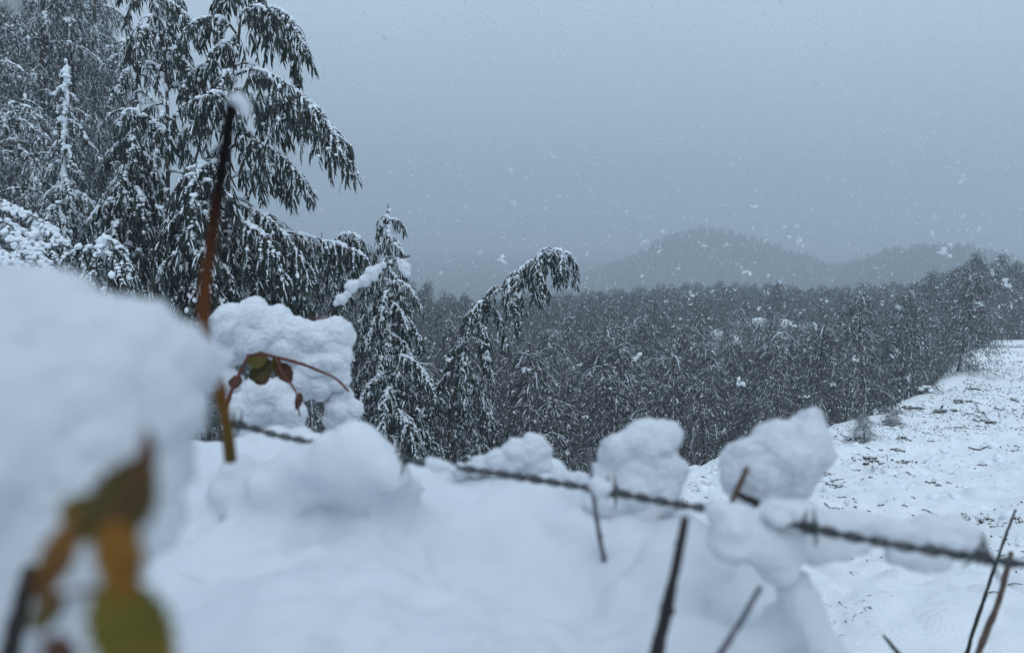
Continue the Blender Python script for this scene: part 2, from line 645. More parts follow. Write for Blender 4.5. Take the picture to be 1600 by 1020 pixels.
def dress(path, spec, parent, origin, leaf_parts=0):
    """a branch with its twigs, hanging leaves and the snow lying along it"""
    wood, lv, sn = MB(), MB(), MB()
    seg = np.linalg.norm(np.diff(path, axis=0), axis=1).sum()
    r0 = spec['r'] * (0.5 + 0.5 * min(1, seg / 0.8))
    tube(wood, path, np.linspace(r0, r0 * 0.25, len(path)), 5, rough=0.15)
    twigs = [(path, 0.12)]
    nt_ = max(3, int(seg / spec['twig_gap']))
    for k in range(nt_):
        t = 0.12 + 0.85 * (k + rng.random() * 0.7) / nt_
        p, d = along(path, t)
        az = math.atan2(d[0], d[1]) + (1 if k % 2 else -1) * rng.uniform(0.5, 1.3)
        Lt = seg * spec['twig_len'] * (1.15 - t * 0.75) * rng.uniform(0.6, 1.2)
        tw = droop_path(p, az, Lt, rng.uniform(0.0, 0.6), spec['twig_droop'], 7)
        tube(wood, tw, np.linspace(r0 * 0.35, r0 * 0.12, 7), 3)
        twigs.append((tw, 0.05))
    B, D, S = [], [], []
    for tw, t0 in twigs:
        sl = np.linalg.norm(np.diff(tw, axis=0), axis=1).sum()
        nl = max(2, int(sl / spec['leaf_gap']))
        for k in range(nl):
            t = t0 + (1 - t0) * (k + rng.random()) / nl
            p, d = along(tw, min(t, 0.999))
            d = d / (np.linalg.norm(d) + 1e-9)
            for q in range(spec.get('per', 1)):
                a = rng.uniform(0, 2 * math.pi)
                sp_ = spec.get('spread', 0.4)
                dd = d * 0.45 + np.array([math.cos(a) * sp_, math.sin(a) * sp_, -spec.get('hang', 0.9)])
                B.append(p + rng.normal(0, 0.004, 3))
                D.append(dd)
                a2 = rng.uniform(0, math.pi)
                S.append([math.cos(a2), math.sin(a2), 0.15])
    B, D, S = np.array(B), np.array(D), np.array(S)
    N = len(B)
    L = spec['L'] * rng.uniform(0.6, 1.25, N)
    Wd = spec['W'] * rng.uniform(0.75, 1.2, N)
    own = np.zeros(N, dtype=bool)
    if leaf_parts:
        own[rng.choice(N, min(leaf_parts, N), replace=False)] = True
    strips(lv, B[~own], D[~own], S[~own], L[~own], Wd[~own], bend=0.2)
    # snow: lumps along the top of the branch and its twigs, and streaks on the leaves
    cen, rad = [], []
    sr = spec['snow_r']
    for k, (tw, _) in enumerate(twigs):
        sl = np.linalg.norm(np.diff(tw, axis=0), axis=1).sum()
        rr = sr if k == 0 else sr * 0.6
        if k and rng.random() > spec['snow_twig']:
            continue
        nb = max(2, int(sl / (rr * 0.75)))
        ph = rng.random() * 30
        for q in range(nb):
            t = (q + rng.random() * 0.4) / nb
            g = math.sin(ph + t * sl * 26) * 0.5 + math.sin(ph * 2 + t * sl * 61) * 0.35 + rng.normal(0, 0.25)
            if g < spec['snow_cut']:
                continue
            p, d = along(tw, min(t, 0.999))
            flat = 1 - 0.5 * abs(d[2]) / (np.linalg.norm(d) + 1e-9)
            r = rr * (0.55 + 0.4 * max(0, g)) * flat * rng.uniform(0.7, 1.25)
            cen.append(p + np.array([rng.normal(0, r * 0.35), rng.normal(0, r * 0.35), r * 0.45]))
            rad.append([r * rng.uniform(0.9, 1.5), r * rng.uniform(0.9, 1.5), r * rng.uniform(0.6, 0.95)])
    blobs(sn, cen, np.array(rad).reshape(-1, 3), spec.get('snow_sub', 2), jit=0.35, seed=int(rng.integers(99)))
    nsn = rng.random(N) < spec['leaf_snow']
    strips(sn, B[nsn] + np.array([0, 0, 0.004]) + rng.normal(0, 0.004, (nsn.sum(), 3)), D[nsn], S[nsn], L[nsn] * 0.75, Wd[nsn] * 0.5, bend=0.15)
    # little pads of snow caught among the leaves
    m = rng.random(N) < spec.get('pads', 0.06)
    if m.any():
        r = spec['snow_r'] * rng.uniform(0.3, 0.75, m.sum())
        blobs(sn, B[m] + np.stack([0 * r, 0 * r, -L[m] * rng.uniform(0, 0.3, m.sum())], 1), np.stack([r, r, r * rng.uniform(0.6, 1.6, m.sum())], 1), 1, jit=0.4)
    mats = spec['mats']
    br = link('branch', wood.mesh('branch', mats[0], origin), parent)
    tag(link('foliage', lv.mesh('foliage', mats[1], origin), br), kind='stuff')
    if sn.v:
        tag(link('snow', sn.mesh('snow', SNOW, origin), br), kind='stuff')
    for k in np.nonzero(own)[0]:
        dz = -Vector(D[k]).normalized()
        sx = Vector(S[k])
        sx = (sx - dz * sx.dot(dz)).normalized()
        sy = dz.cross(sx)
        M = Matrix((sx, sy, dz)).transposed().to_4x4()
        M = Matrix.Translation(Vector(B[k]) - Vector(origin)) @ M @ Matrix.Diagonal((L[k] * (Wd[k] / L[k]) / 0.17, L[k], L[k], 1))
        lf = link('leaf', UNIT_LEAF[k % 3], br)
        lf.matrix_local = M


SPEC1 = dict(r=0.011, twig_gap=0.04, twig_len=0.42, twig_droop=1.9, leaf_gap=0.022, L=0.10, W=0.018, snow_r=0.024, spread=0.55,
             snow_twig=0.65, snow_cut=-0.2, leaf_snow=0.4, pads=0.05, mats=(BARK, LEAF))


def spec(**k):
    s = dict(SPEC1)
    s.update(k)
    return s


def near_tree(name, label, trunk_px, d, r, sp, n_br, prof, paths=(), leaf_parts=0, el=(0.2, 0.9), droop=(1.0, 1.7), t_range=(0.15, 0.98), cat='tree',
              group=None, trunk_snow=0.5, az_bias=None):
    """trunk_px: picture-derived trunk course (first point lowest); prof(t): branch length in metres at trunk height t (0 foot, 1 tip)"""
    pts = [P(*q, d) if len(q) == 2 else P(*q) for q in trunk_px]
    foot = pts[0]
    g = tz(foot.x, foot.y)
    low = Vector((foot.x, foot.y, g - 0.05))
    course = catmull([low] + pts, 26) if foot.z - g > 0.3 else catmull(pts, 26)
    org = tuple(course[0])
    t = thing(name, label, cat, org, group)
    tk = MB()
    tube(tk, course, np.linspace(r, r * 0.18, len(course)), 7, rough=0.12)
    trunk = link('trunk', tk.mesh('trunk', sp['mats'][0], org), t)
    sn = MB()
    cs, rs = [], []
    for k in range(int(40 * trunk_snow)):
        p, dd = along(course, rng.uniform(0.45, 1.0))
        q = sp['snow_r'] * rng.uniform(0.4, 0.9)
        a = rng.uniform(0, 2 * math.pi)
        cs.append(p + np.array([math.cos(a) * r * 0.7, math.sin(a) * r * 0.7, 0]))
        rs.append([q * 0.7, q * 0.7, q * 1.5])
    if cs:
        blobs(sn, cs, np.array(rs), 2, jit=0.35)
        tag(link('snow', sn.mesh('snow', SNOW, org), trunk), kind='stuff')
    total = n_br + len(paths)
    lp = leaf_parts // max(1, total)
    for pa in paths:
        q = catmull([P(a, b, c) for a, b, c in pa], 16)
        dress(q, sp, t, org, lp)
    zs = [c[2] for c in course]
    # course parameter where the picture-derived trunk starts
    k0 = (1.0 / len(pts)) if foot.z - g > 0.3 else 0.0
    for k in range(n_br):
        u = t_range[0] + (t_range[1] - t_range[0]) * (k + rng.random() * 0.6) / n_br
        p, dd = along(course, min(0.999, k0 + (1 - k0) * u))
        L = prof(u) * rng.uniform(0.75, 1.2)
        az = k * 2.399 + rng.uniform(-0.4, 0.4) if az_bias is None else rng.uniform(*az_bias)
        dress(droop_path(p, az, L, rng.uniform(*el), rng.uniform(*droop), 12), sp, t, org, lp)
    return t


D1 = 5.5
near_tree('weeping_sapling', 'tall young tree with long dark hanging leaves and snow-lined arching branches against the sky', [(352, 470), (355, 330), (358, 220), (363, 137), (369, 98), (376, 20), (378, -60), (384, -150)], D1, 0.022, SPEC1, 18,
          lambda u: 0.28 + 0.35 * (1 - u), leaf_parts=240, t_range=(0.0, 0.9), paths=[
    [(379, 38, 5.5), (395, 16, 5.45), (428, 12, 5.4), (452, 28, 5.35), (469, 60, 5.3), (476, 84, 5.3)],
    [(379, 34, 5.5), (404, 31, 5.55), (431, 43, 5.6), (447, 67, 5.65), (459, 98, 5.7), (465, 129, 5.7)],
    [(371, 55, 5.5), (353, 33, 5.45), (329, 27, 5.4), (306, 33, 5.4), (287, 51, 5.35), (273, 84, 5.35)],
    [(369, 116, 5.5), (400, 109, 5.4), (435, 122, 5.3), (467, 145, 5.25), (498, 176, 5.2), (524, 214, 5.15), (540, 262, 5.15)],
    [(364, 160, 5.5), (404, 156, 5.5), (435, 154, 5.6), (459, 168, 5.65), (486, 190, 5.7), (512, 222, 5.7)],
    [(357, 234, 5.5), (378, 221, 5.4), (408, 224, 5.35), (435, 239, 5.3), (465, 267, 5.3), (484, 300, 5.3)],
    [(357, 280, 5.5), (388, 268, 5.55), (420, 269, 5.6), (443, 286, 5.65), (459, 314, 5.65)],
    [(365, 132, 5.5), (341, 103, 5.6), (318, 101, 5.65), (300, 116, 5.7), (283, 140, 5.7)],
    [(358, 214, 5.5), (322, 196, 5.4), (298, 198, 5.3), (278, 212, 5.3), (266, 238, 5.3)],
    [(356, 260, 5.5), (330, 250, 5.3), (300, 262, 5.2), (280, 285, 5.2), (270, 315, 5.2)],
    [(355, 330, 5.5), (320, 315, 5.3), (285, 330, 5.1), (262, 360, 5.1), (252, 395, 5.1)],
    [(354, 388, 5.5), (388, 366, 5.5), (435, 361, 5.5), (475, 368, 5.45), (514, 377, 5.45), (545, 386, 5.45), (570, 402, 5.45)],
    [(355, 320, 5.5), (385, 322, 5.5), (415, 338, 5.4), (445, 365, 5.3), (470, 405, 5.3), (485, 450, 5.3)],
    [(355, 345, 5.5), (385, 350, 5.3), (415, 372, 5.2), (436, 410, 5.2), (446, 455, 5.2)],
    [(376, 10, 5.5), (390, -20, 5.5), (360, -35, 5.5), (345, -10, 5.5), (343, 20, 5.5)],
    [(360, 180, 5.5), (350, 150, 5.2), (330, 145, 5.1), (315, 165, 5.1), (305, 195, 5.1)],
])
SPB = spec(L=0.095, W=0.015, leaf_gap=0.02, snow_r=0.027, snow_twig=0.65, leaf_snow=0.35)
near_tree('weeping_sapling', 'slender weeping tree with nodding top, second from the sky gap, leaves greyed by snow', [(262, 480), (262, 330), (262, 200), (258, 90), (246, 20), (236, -30), (222, -20)], 6.8, 0.024, SPB, 26,
          lambda u: 0.42 + 0.45 * (1 - u), leaf_parts=120, t_range=(0.0, 0.97))
near_tree('snowy_spire_tree', 'narrow cone tree with white snow-plastered stem and snowy top above curved side branches', [(98, 470), (99, 330), (100, 250), (103, 170), (103, 95)], 7.6, 0.02,
          spec(L=0.075, W=0.013, leaf_gap=0.02, snow_r=0.032, snow_twig=0.9, snow_cut=-0.5, leaf_snow=0.35, pads=0.09), 30,
          lambda u: 0.05 + 0.55 * (1 - u) ** 0.8, trunk_snow=3.0, droop=(1.2, 2.0), leaf_parts=60)
near_tree('dense_sapling', 'dark leafy sapling between the spire tree and the hanging tree, thick snow on its boughs', [(185, 520), (190, 420), (196, 330), (205, 240), (214, 160)], 5.9, 0.02,
          spec(L=0.10, W=0.018, leaf_gap=0.018, snow_r=0.03, snow_twig=0.75), 26, lambda u: 0.35 + 0.3 * (1 - u), leaf_parts=100, droop=(1.4, 2.2))
near_tree('dense_sapling', 'bushy dark sapling right behind the brown stem, leaves hanging straight down', [(318, 540), (318, 430), (312, 340), (310, 260)], 5.2, 0.018,
          spec(L=0.105, W=0.018, leaf_gap=0.017, snow_r=0.024, snow_twig=0.5), 22, lambda u: 0.32 + 0.25 * (1 - u), leaf_parts=60, droop=(1.4, 2.2))
near_tree('dense_sapling', 'low sapling with black green hanging leaves above the round snow-covered bramble', [(430, 540), (432, 450), (425, 380), (420, 335)], 5.9, 0.018,
          spec(L=0.11, W=0.019, leaf_gap=0.017, snow_r=0.022, snow_twig=0.45, leaf_snow=0.15), 22, lambda u: 0.34 + 0.12 * (1 - u), leaf_parts=60, droop=(1.4, 2.2))
near_tree('dense_sapling', 'low snow-lumped sapling just above the blurred snow mound at the frame side', [(60, 560), (62, 470), (60, 400), (58, 350)], 5.0, 0.018,
          spec(L=0.08, W=0.014, leaf_gap=0.018, snow_r=0.03, snow_twig=0.85, snow_cut=-0.4), 20, lambda u: 0.36 + 0.15 * (1 - u), droop=(1.4, 2.2))
near_tree('dense_sapling', 'low sapling with the whitest arching boughs, under the snowy spire tree', [(150, 560), (155, 480), (160, 410), (165, 370)], 4.8, 0.018,
          spec(L=0.085, W=0.015, leaf_gap=0.018, snow_r=0.03, snow_twig=0.85, snow_cut=-0.4), 20, lambda u: 0.36 + 0.12 * (1 - u), droop=(1.4, 2.2))
near_tree('weeping_sapling', 'small tree with drooping leafy end behind the spire beside the round snow ball twig', [(520, 620), (522, 520), (520, 440), (528, 385), (545, 366), (562, 372)], 6.6, 0.016,
          spec(L=0.09, W=0.015, leaf_gap=0.022, snow_r=0.02, snow_twig=0.6), 18, lambda u: 0.30, leaf_parts=60, droop=(1.5, 2.2), t_range=(0.3, 0.97))
near_tree('cone_tree', 'cone-shaped snowy tree with pointed top standing alone before the misty valley', [(612, 800), (610, 640), (608, 520), (607, 430), (606, 318)], 7.0, 0.022,
          spec(L=0.075, W=0.014, leaf_gap=0.0135, snow_r=0.022, snow_twig=0.9, snow_cut=-0.45, twig_len=0.36, leaf_snow=0.5, pads=0.08), 56,
          lambda u: 0.15 + 0.78 * (1 - u) ** 0.9, leaf_parts=120, el=(0.2, 0.8), droop=(1.0, 1.9), trunk_snow=1.6, t_range=(0.02, 0.985))
near_tree('bent_tree', 'tree bowed over by snow to one side, its leafy tip hanging over the valley forest', [(700, 760), (704, 660), (722, 560), (748, 492), (790, 442), (830, 408), (864, 390), (888, 398)], 7.6, 0.02,
          spec(L=0.085, W=0.015, leaf_gap=0.0145, snow_r=0.022, snow_twig=0.85, snow_cut=-0.4, twig_len=0.33, leaf_snow=0.45), 34,
          lambda u: 0.34 + 0.34 * (1 - u), leaf_parts=120, el=(0.2, 1.0), droop=(1.5, 2.6), t_range=(0.2, 0.985))
for tx, ty, d, lab in ((735, 600, 8.4, 'low bushy shrub with frosted leaves under the bowed tree'), (668, 590, 8.0, 'low frosted shrub between cone tree and bowed tree')):
    near_tree('frosted_shrub', lab, [(tx - 6, 760), (tx, 700), (tx + 2, ty + 30), (tx, ty)], d, 0.015,
              spec(L=0.07, W=0.012, leaf_gap=0.017, snow_r=0.018, snow_twig=0.6, leaf_snow=0.4), 24, lambda u: 0.48, droop=(1.2, 2.1), cat='shrub')
SPBK = spec(L=0.10, W=0.015, leaf_gap=0.026, twig_gap=0.055, twig_len=0.32, snow_r=0.032, snow_sub=1, snow_twig=0.6, leaf_snow=0.35, per=1, hang=0.5, spread=0.8, mats=(BARK, LEAF_BACK), pads=0.05, r=0.02, snow_cut=-0.1)
for tx, top, d, nb, lab in ((70, -330, 12.5, 60, 'tall hazy grey tree behind the snowy spire tree'), (150, -260, 15, 60, 'tall hazy tree whose top meets the sky gap'),
                            (-30, -300, 11, 52, 'tall grey tree cut off by the frame side'), (215, 60, 10.5, 26, 'hazy thin tree between the two weeping ones'),
                            (30, 150, 10, 30, 'mid-height hazy tree close behind the snowy spire tree')):
    near_tree('tall_hazy_tree', lab, [(tx, 520), (tx + 8, 300), (tx - 4, 120 if top < 100 else top + 60), (tx + 6, top)], d, 0.09 if top < 0 else 0.04, SPBK, nb,
              lambda u: 1.5 * (1 - 0.35 * u) * (0.85 if top < 0 else 0.6), el=(0.1, 0.9), droop=(0.7, 1.5), trunk_snow=0.3)


# ------------------------------------------------------------------ snow-bent fern frond by the frame side
def frond(path_px, d, lab, n=26, ll=0.10):
    q = catmull([P(a, b, c) for a, b, c in path_px], 24)
    t = thing('snowy_frond', lab, 'fern', tuple(q[0]), 'fern fronds bent down under snow')
    w = MB()
    tube(w, q, np.linspace(0.006, 0.002, 24), 5)
    st = link('stalk', w.mesh('stalk', BARK_TWIG, q[0]), t)
    tg, a, b = frames(q)
    for k in range(n):
        u = 0.05 + 0.93 * k / n
        p, dd = along(q, u)
        dd = dd / np.linalg.norm(dd)
        sd_ = np.cross(dd, [0, 0, 1])
        sd_ /= np.linalg.norm(sd_)
        for s in (-1, 1):
            m = MB()
            L = ll * (1 - 0.55 * u) * rng.uniform(0.85, 1.1)
            dv = sd_ * s + dd * 0.45 + np.array([0, 0, -0.35])
            strips(m, [p], np.array([dv]), np.array([dd]), [L], [0.014], bend=0.3)
            lf = link('leaflet', m.mesh('leaflet', LEAF, q[0]), t)
            m2 = MB()
            dn = dv / np.linalg.norm(dv)
            if rng.random() < 0.25:
                continue
            cs = [p + dn * L * x + rng.normal(0, 0.003, 3) + np.array([0, 0, 0.006 - 0.3 * L * x * x]) for x in rng.uniform(0.05, 0.9, 6)]
            blobs(m2, cs, np.array([[0.012 * rng.uniform(0.5, 1.4)] * 2 + [0.009 * rng.uniform(0.6, 1.4)] for _ in cs]), 1, jit=0.3)
            tag(link('snow', m2.mesh('snow', SNOW, q[0]), lf), kind='stuff')
    return t


frond([(-60, 420, 3.4), (-10, 350, 3.3), (30, 362, 3.25), (62, 400, 3.2), (86, 440, 3.2)], 3.3, 'nearest snow-ribbed fern frond curving down at the frame side')
frond([(-70, 350, 3.7), (-20, 312, 3.6), (25, 325, 3.6), (70, 350, 3.55), (100, 385, 3.5)], 3.7, 'upper snow-ribbed fern frond at the frame side', 24, 0.08)
frond([(-60, 470, 3.1), (-20, 400, 3.0), (10, 400, 3.0), (40, 425, 3.0), (60, 460, 3.0)], 3.1, 'lowest snow-ribbed fern frond touching the blurred mound', 24, 0.10)


# ------------------------------------------------------------------ the forest of young trees on the slope
def forest_variant(seed, H=4.0, lean=0.0, nb=52, fine=1.0):
    """trunk, foliage and snow collectors of one drooping young tree of height 4 m"""
    global rng
    keep = rng
    rng = np.random.default_rng(seed)
    tk, lv, sn = MB(), MB(), MB()
    course = droop_path((0, 0, -0.3), rng.uniform(0, 6.28), H + 0.3, 1.5, lean, 10, 0.06)
    tube(tk, course, np.linspace(0.045, 0.008, 10), 5)
    B, D, S = [], [], []
    SB, SD, SS, SL = [], [], [], []
    for k in range(nb):
        u = 0.10 + 0.88 * (k + rng.random()) / nb
        p, _ = along(course, u)
        L = (0.34 + (1.25 if H < 5 else 1.5) * (1 - u) ** 0.6) * rng.uniform(0.65, 1.3)
        br = droop_path(p, k * 2.399 + rng.uniform(-.5, .5), L, rng.uniform(0.1, 1.1), rng.uniform(1.2, 2.6), 9)
        tube(tk, br, np.linspace(0.012, 0.004, 9), 3)
        nl = int(36 + L * 105)
        for q in range(nl):
            t = rng.uniform(0.08, 1.0)
            p2, dd = along(br, min(t, 0.999))
            dd = dd / np.linalg.norm(dd)
            a = rng.uniform(0, 6.28)
            off = np.array([math.cos(a), math.sin(a), 0]) * rng.uniform(0, 0.16) * (0.4 + L)
            off[2] = -rng.uniform(0, 0.13)
            B.append(p2 + off)
            D.append(dd * 0.8 + np.array([math.cos(a) * 0.8, math.sin(a) * 0.8, rng.uniform(-0.9, 0.15)]))
            a2 = rng.uniform(0, 3.14)
            S.append([math.cos(a2), math.sin(a2), rng.normal(0, 0.5)])
            if rng.random() < 0.10:
                SB.append(B[-1] + np.array([0, 0, 0.01]))
                SD.append(D[-1])
                SS.append(S[-1])
                SL.append(rng.uniform(0.06, 0.15))
        for q in range(int(2 + L * 6)):
            t = rng.uniform(0.05, 0.95)
            p2, dd = along(br, t)
            SB.append(p2 + np.array([0, 0, 0.014]))
            SD.append(dd)
            SS.append(np.cross(dd, [0, 0, 1]) + 1e-4)
            SL.append(rng.uniform(0.07, 0.2))
    N = len(B)
    strips(lv, B, np.array(D), np.array(S), rng.uniform(0.07, 0.14, N) * fine, rng.uniform(0.010, 0.019, N) * fine, bend=0.3)
    SL = np.array(SL)
    strips(sn, SB, np.array(SD), np.array(SS), SL, SL * 0.12, bend=0.1)
    rng = keep
    return tk, lv, sn


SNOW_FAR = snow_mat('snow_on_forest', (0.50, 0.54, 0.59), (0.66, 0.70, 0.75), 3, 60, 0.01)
VAR = []
for k in range(7):
    tk, lv, sn = forest_variant(100 + k, lean=(0.1, 0.3, 0.15, 0.6, 0.2, 0.9, 0.4)[k])
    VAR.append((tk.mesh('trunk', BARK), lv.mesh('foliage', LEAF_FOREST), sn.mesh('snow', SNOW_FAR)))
NV = len(VAR)
TALL = []
for k in range(4):
    tk, lv, sn = forest_variant(300 + k, H=7.5, lean=(0.05, 0.2, 0.35, 0.1)[k], nb=120, fine=0.75)
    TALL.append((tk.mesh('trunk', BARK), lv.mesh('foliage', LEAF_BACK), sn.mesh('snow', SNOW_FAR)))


def joined_variant(k):
    me = bpy.data.meshes.new('forest_tree')
    bm = bmesh.new()
    for mi, m in enumerate(VAR[k]):
        n0 = len(bm.faces)
        bm.from_mesh(m)
        bm.faces.ensure_lookup_table()
        for f in bm.faces[n0:]:
            f.material_index = mi
    bm.to_mesh(me)
    bm.free()
    for m in (BARK, LEAF_FOREST, SNOW_FAR):
        me.materials.append(m)
    return me


def near_height(y):
    return float(np.interp(y, [8, 12, 16, 25, 35, 45], [1.5, 1.7, 2.2, 2.5, 3.2, 4.0]))


def forest_positions():
    out = []
    r = np.random.default_rng(31)
    y = 12.0
    while y < 680:
        step = 1.55 if y < 40 else (1.6 if y < 125 else (2.9 if y < 340 else 3.7))
        x = -0.74 * y - 4
        while x < 0.74 * y + 5:
            xx, yy = x + r.uniform(-.45, .45) * step, y + r.uniform(-.45, .45) * step
            x += step
            px = 800 + xx / (yy * 1.0) * F
            s = float(ridge_s(xx, yy))
            if yy < 34 and s < 0.25:
                continue
            if in_clearing(xx, yy):
                continue
            if px < 560 and yy < 30:
                continue
            if px < 690 and yy < 16 or px < 200 and yy < 60:
                continue
            out.append((xx, yy, s))
        y += step
    return out


pos = forest_positions()
pos.sort(key=lambda q: q[1])
xs = np.array([q[0] for q in pos])
ys = np.array([q[1] for q in pos])
zs = terrain(xs, ys)
ss = np.array([q[2] for q in pos])
hr = np.random.default_rng(5)
H = np.where(ss < 3.0, [near_height(y) for y in ys], 4.0) * hr.uniform(0.62, 1.28, len(ys))
H = np.where(ys > 130, H * 1.35, H)
H = H * (1 - 0.5 * np.exp(-((xs - CLEAR[0]) / 6.5) ** 2 - ((ys - CLEAR[1]) / 5) ** 2))
rz = hr.uniform(0, 6.28, len(ys))
vi = hr.integers(0, NV, len(ys))
pxs = 800 + xs / ys * F
# the 300 that show largest: in view, not fully behind a nearer one
seen = (pxs > -30) & (pxs < 1640)
order = [i for i in np.argsort(ys) if seen[i]]
single = []
for i in order:
    if len(single) >= 225:
        break
    if pxs[i] < 610:
        continue
    single.append(i)
single_set = set(single)
SPECIAL = {}


def special(px, py, lab):
    """nearest single tree whose crown middle shows there"""
    best, bi = 1e9, None
    for i in single:
        if i in SPECIAL:
            continue
        dz_ = 1.5 - (zs[i] + H[i] * 0.55)
        d_ = ys[i] * CP + dz_ * SP
        yy_ = 510 + F * ((dz_ * CP - ys[i] * SP) / d_)
        e_ = (pxs[i] - px) ** 2 + (yy_ - py) ** 2 + ys[i] * 15
        if e_ < best:
            best, bi = e_, i
    SPECIAL[bi] = lab


special(1510, 560, 'last dark young tree at the high end of the snow slope edge')
special(1300, 640, 'dark drooping young tree right behind the tall blurred snow clump')
special(1110, 650, 'rounded drooping young tree at the foot of the slope, just above the snow edge')
special(1580, 470, 'young tree at the frame side above the snow slope')
special(1400, 600, 'young tree on the snow slope edge halfway between the clump and the frame side')
for px_, py_, lab_ in ((860, 660, 'young tree low in the valley above the wedge of snow on the wire'), (930, 650, 'young tree seen right behind the tip of the thin upright twig'), (1060, 560, 'young tree in the valley straight above the tall puffy snow clump'),
                       (1200, 610, 'young tree standing above the rounded back of the largest snow clump'), (1350, 620, 'drooping young tree on the crest between the clump knob and the high tree line'), (1450, 600, 'young tree on the crest near the large brown weed clump'),
                       (1540, 500, 'young tree at the corner where the snow slope meets the upper tree line'), (800, 560, 'young tree just beyond the bowed tree'), (1000, 600, 'young tree in the hollow left of the rounded drooping one')):
    special(px_, py_, lab_)
for i in single:
    t = thing('young_tree', SPECIAL.get(i, 'snow-dusted drooping young tree in the dense forest below the slope'), 'tree', (xs[i], ys[i], zs[i]), 'young trees of the dense valley forest')
    s_ = H[i] / 4.0
    t.rotation_euler = (0, 0, rz[i])
    t.scale = (s_ * 1.3, s_ * 1.3, s_)
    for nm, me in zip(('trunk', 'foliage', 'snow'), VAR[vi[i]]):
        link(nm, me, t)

bt = np.random.default_rng(61)
cnt = 0
for d_ in np.arange(14, 26, 1.2):
    for px_ in np.arange(-160, 520, 62 * 14 / d_):
        p_ = px_ + bt.uniform(-30, 30)
        if 193 < p_ < 250 and d_ > 10 and bt.random() < 0.6 or cnt >= 95:
            continue
        top_ = bt.uniform(-160, 110) if p_ < 185 else bt.uniform(355, 420)
        x_ = (p_ - 800) / F * d_
        z0 = tz(x_, d_)
        h_ = 1.5 - (top_ - 330) / F * d_ - z0
        if h_ < 1.5:
            continue
        h_ = min(h_, 9.0)
        tall_ = h_ > 3.6
        full = 7.5 if tall_ else 4.0
        t = thing('hillside_tree', 'hazy snow-dusted tree in the thicket on the bank at the frame side' if p_ < 185 else 'low hazy tree filling the thicket behind the weeping saplings', 'tree', (x_, d_, z0), 'trees of the thicket on the bank' if p_ < 185 else 'low trees of the thicket behind the saplings')
        t.rotation_euler = (0, 0, bt.uniform(0, 6.28))
        t.scale = (min(1.1, h_ / full),) * 2 + (h_ / full,)
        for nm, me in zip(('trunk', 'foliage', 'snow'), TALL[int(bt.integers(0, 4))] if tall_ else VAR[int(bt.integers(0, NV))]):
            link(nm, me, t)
        cnt += 1
print('bank trees', cnt)

# the rest of the wood: one mass of the same trees, too many to count
rest = np.array([i for i in range(len(ys)) if i not in single_set])


def wood_mass(name, idx, label):
    me = bpy.data.meshes.new(name)
    me.vertices.add(len(idx))
    me.vertices.foreach_set('co', np.stack([xs[idx], ys[idx], zs[idx]], 1).astype(np.float32).ravel())
    a = me.attributes.new('rot', 'FLOAT_VECTOR', 'POINT')
    a.data.foreach_set('vector', np.stack([0 * xs[idx], 0 * xs[idx], rz[idx]], 1).astype(np.float32).ravel())
    a = me.attributes.new('scl', 'FLOAT', 'POINT')
    a.data.foreach_set('value', (H[idx] / 4.0 * 1.06).astype(np.float32))
    a = me.attributes.new('pick', 'INT', 'POINT')
    a.data.foreach_set('value', vi[idx].astype(np.int32))
    return me


def instancer(sources):
    ng = bpy.data.node_groups.new('scatter', 'GeometryNodeTree')
    ng.interface.new_socket('Geometry', in_out='INPUT', socket_type='NodeSocketGeometry')
    ng.interface.new_socket('Geometry', in_out='OUTPUT', socket_type='NodeSocketGeometry')
    gi, go = ng.nodes.new('NodeGroupInput'), ng.nodes.new('NodeGroupOutput')
    ip = ng.nodes.new('GeometryNodeInstanceOnPoints')
    jn = ng.nodes.new('GeometryNodeGeometryToInstance')
    for s in reversed(sources):
        oi = ng.nodes.new('GeometryNodeObjectInfo')
        oi.inputs['Object'].default_value = s
        oi.inputs['As Instance'].default_value = False
        ng.links.new(oi.outputs['Geometry'], jn.inputs[0])
    ng.links.new(jn.outputs[0], ip.inputs['Instance'])
    ip.inputs['Pick Instance'].default_value = True

    def na(name, typ):
        n = ng.nodes.new('GeometryNodeInputNamedAttribute')
        n.data_type = typ
        n.inputs['Name'].default_value = name
        return [o for o in n.outputs if o.enabled][0]
    ng.links.new(na('rot', 'FLOAT_VECTOR'), ip.inputs['Rotation'])
    ng.links.new(na('scl', 'FLOAT'), ip.inputs['Scale'])
    ng.links.new(na('pick', 'INT'), ip.inputs['Instance Index'])
    ng.links.new(gi.outputs[0], ip.inputs['Points'])
    ng.links.new(ip.outputs[0], go.inputs[0])
    return ng


SRC = []
for k in range(NV):
    SRC.append(bpy.data.objects.new('forest_tree', joined_variant(k)))
NG = instancer(SRC)
for nm, lo, hi in (('dense_forest', 0, 130), ('misty_forest', 130, 1000)):
    idx = rest[(ys[rest] >= lo) & (ys[rest] < hi)]
    o = link(nm, wood_mass(nm, idx, nm))
    o.modifiers.new('scatter', 'NODES').node_group = NG
    tag(o, {'dense_forest': 'dense drooping forest filling the valley, too thick to count', 'misty_forest': 'far forest on the low hills fading into the mist'}[nm], 'forest', kind='stuff')

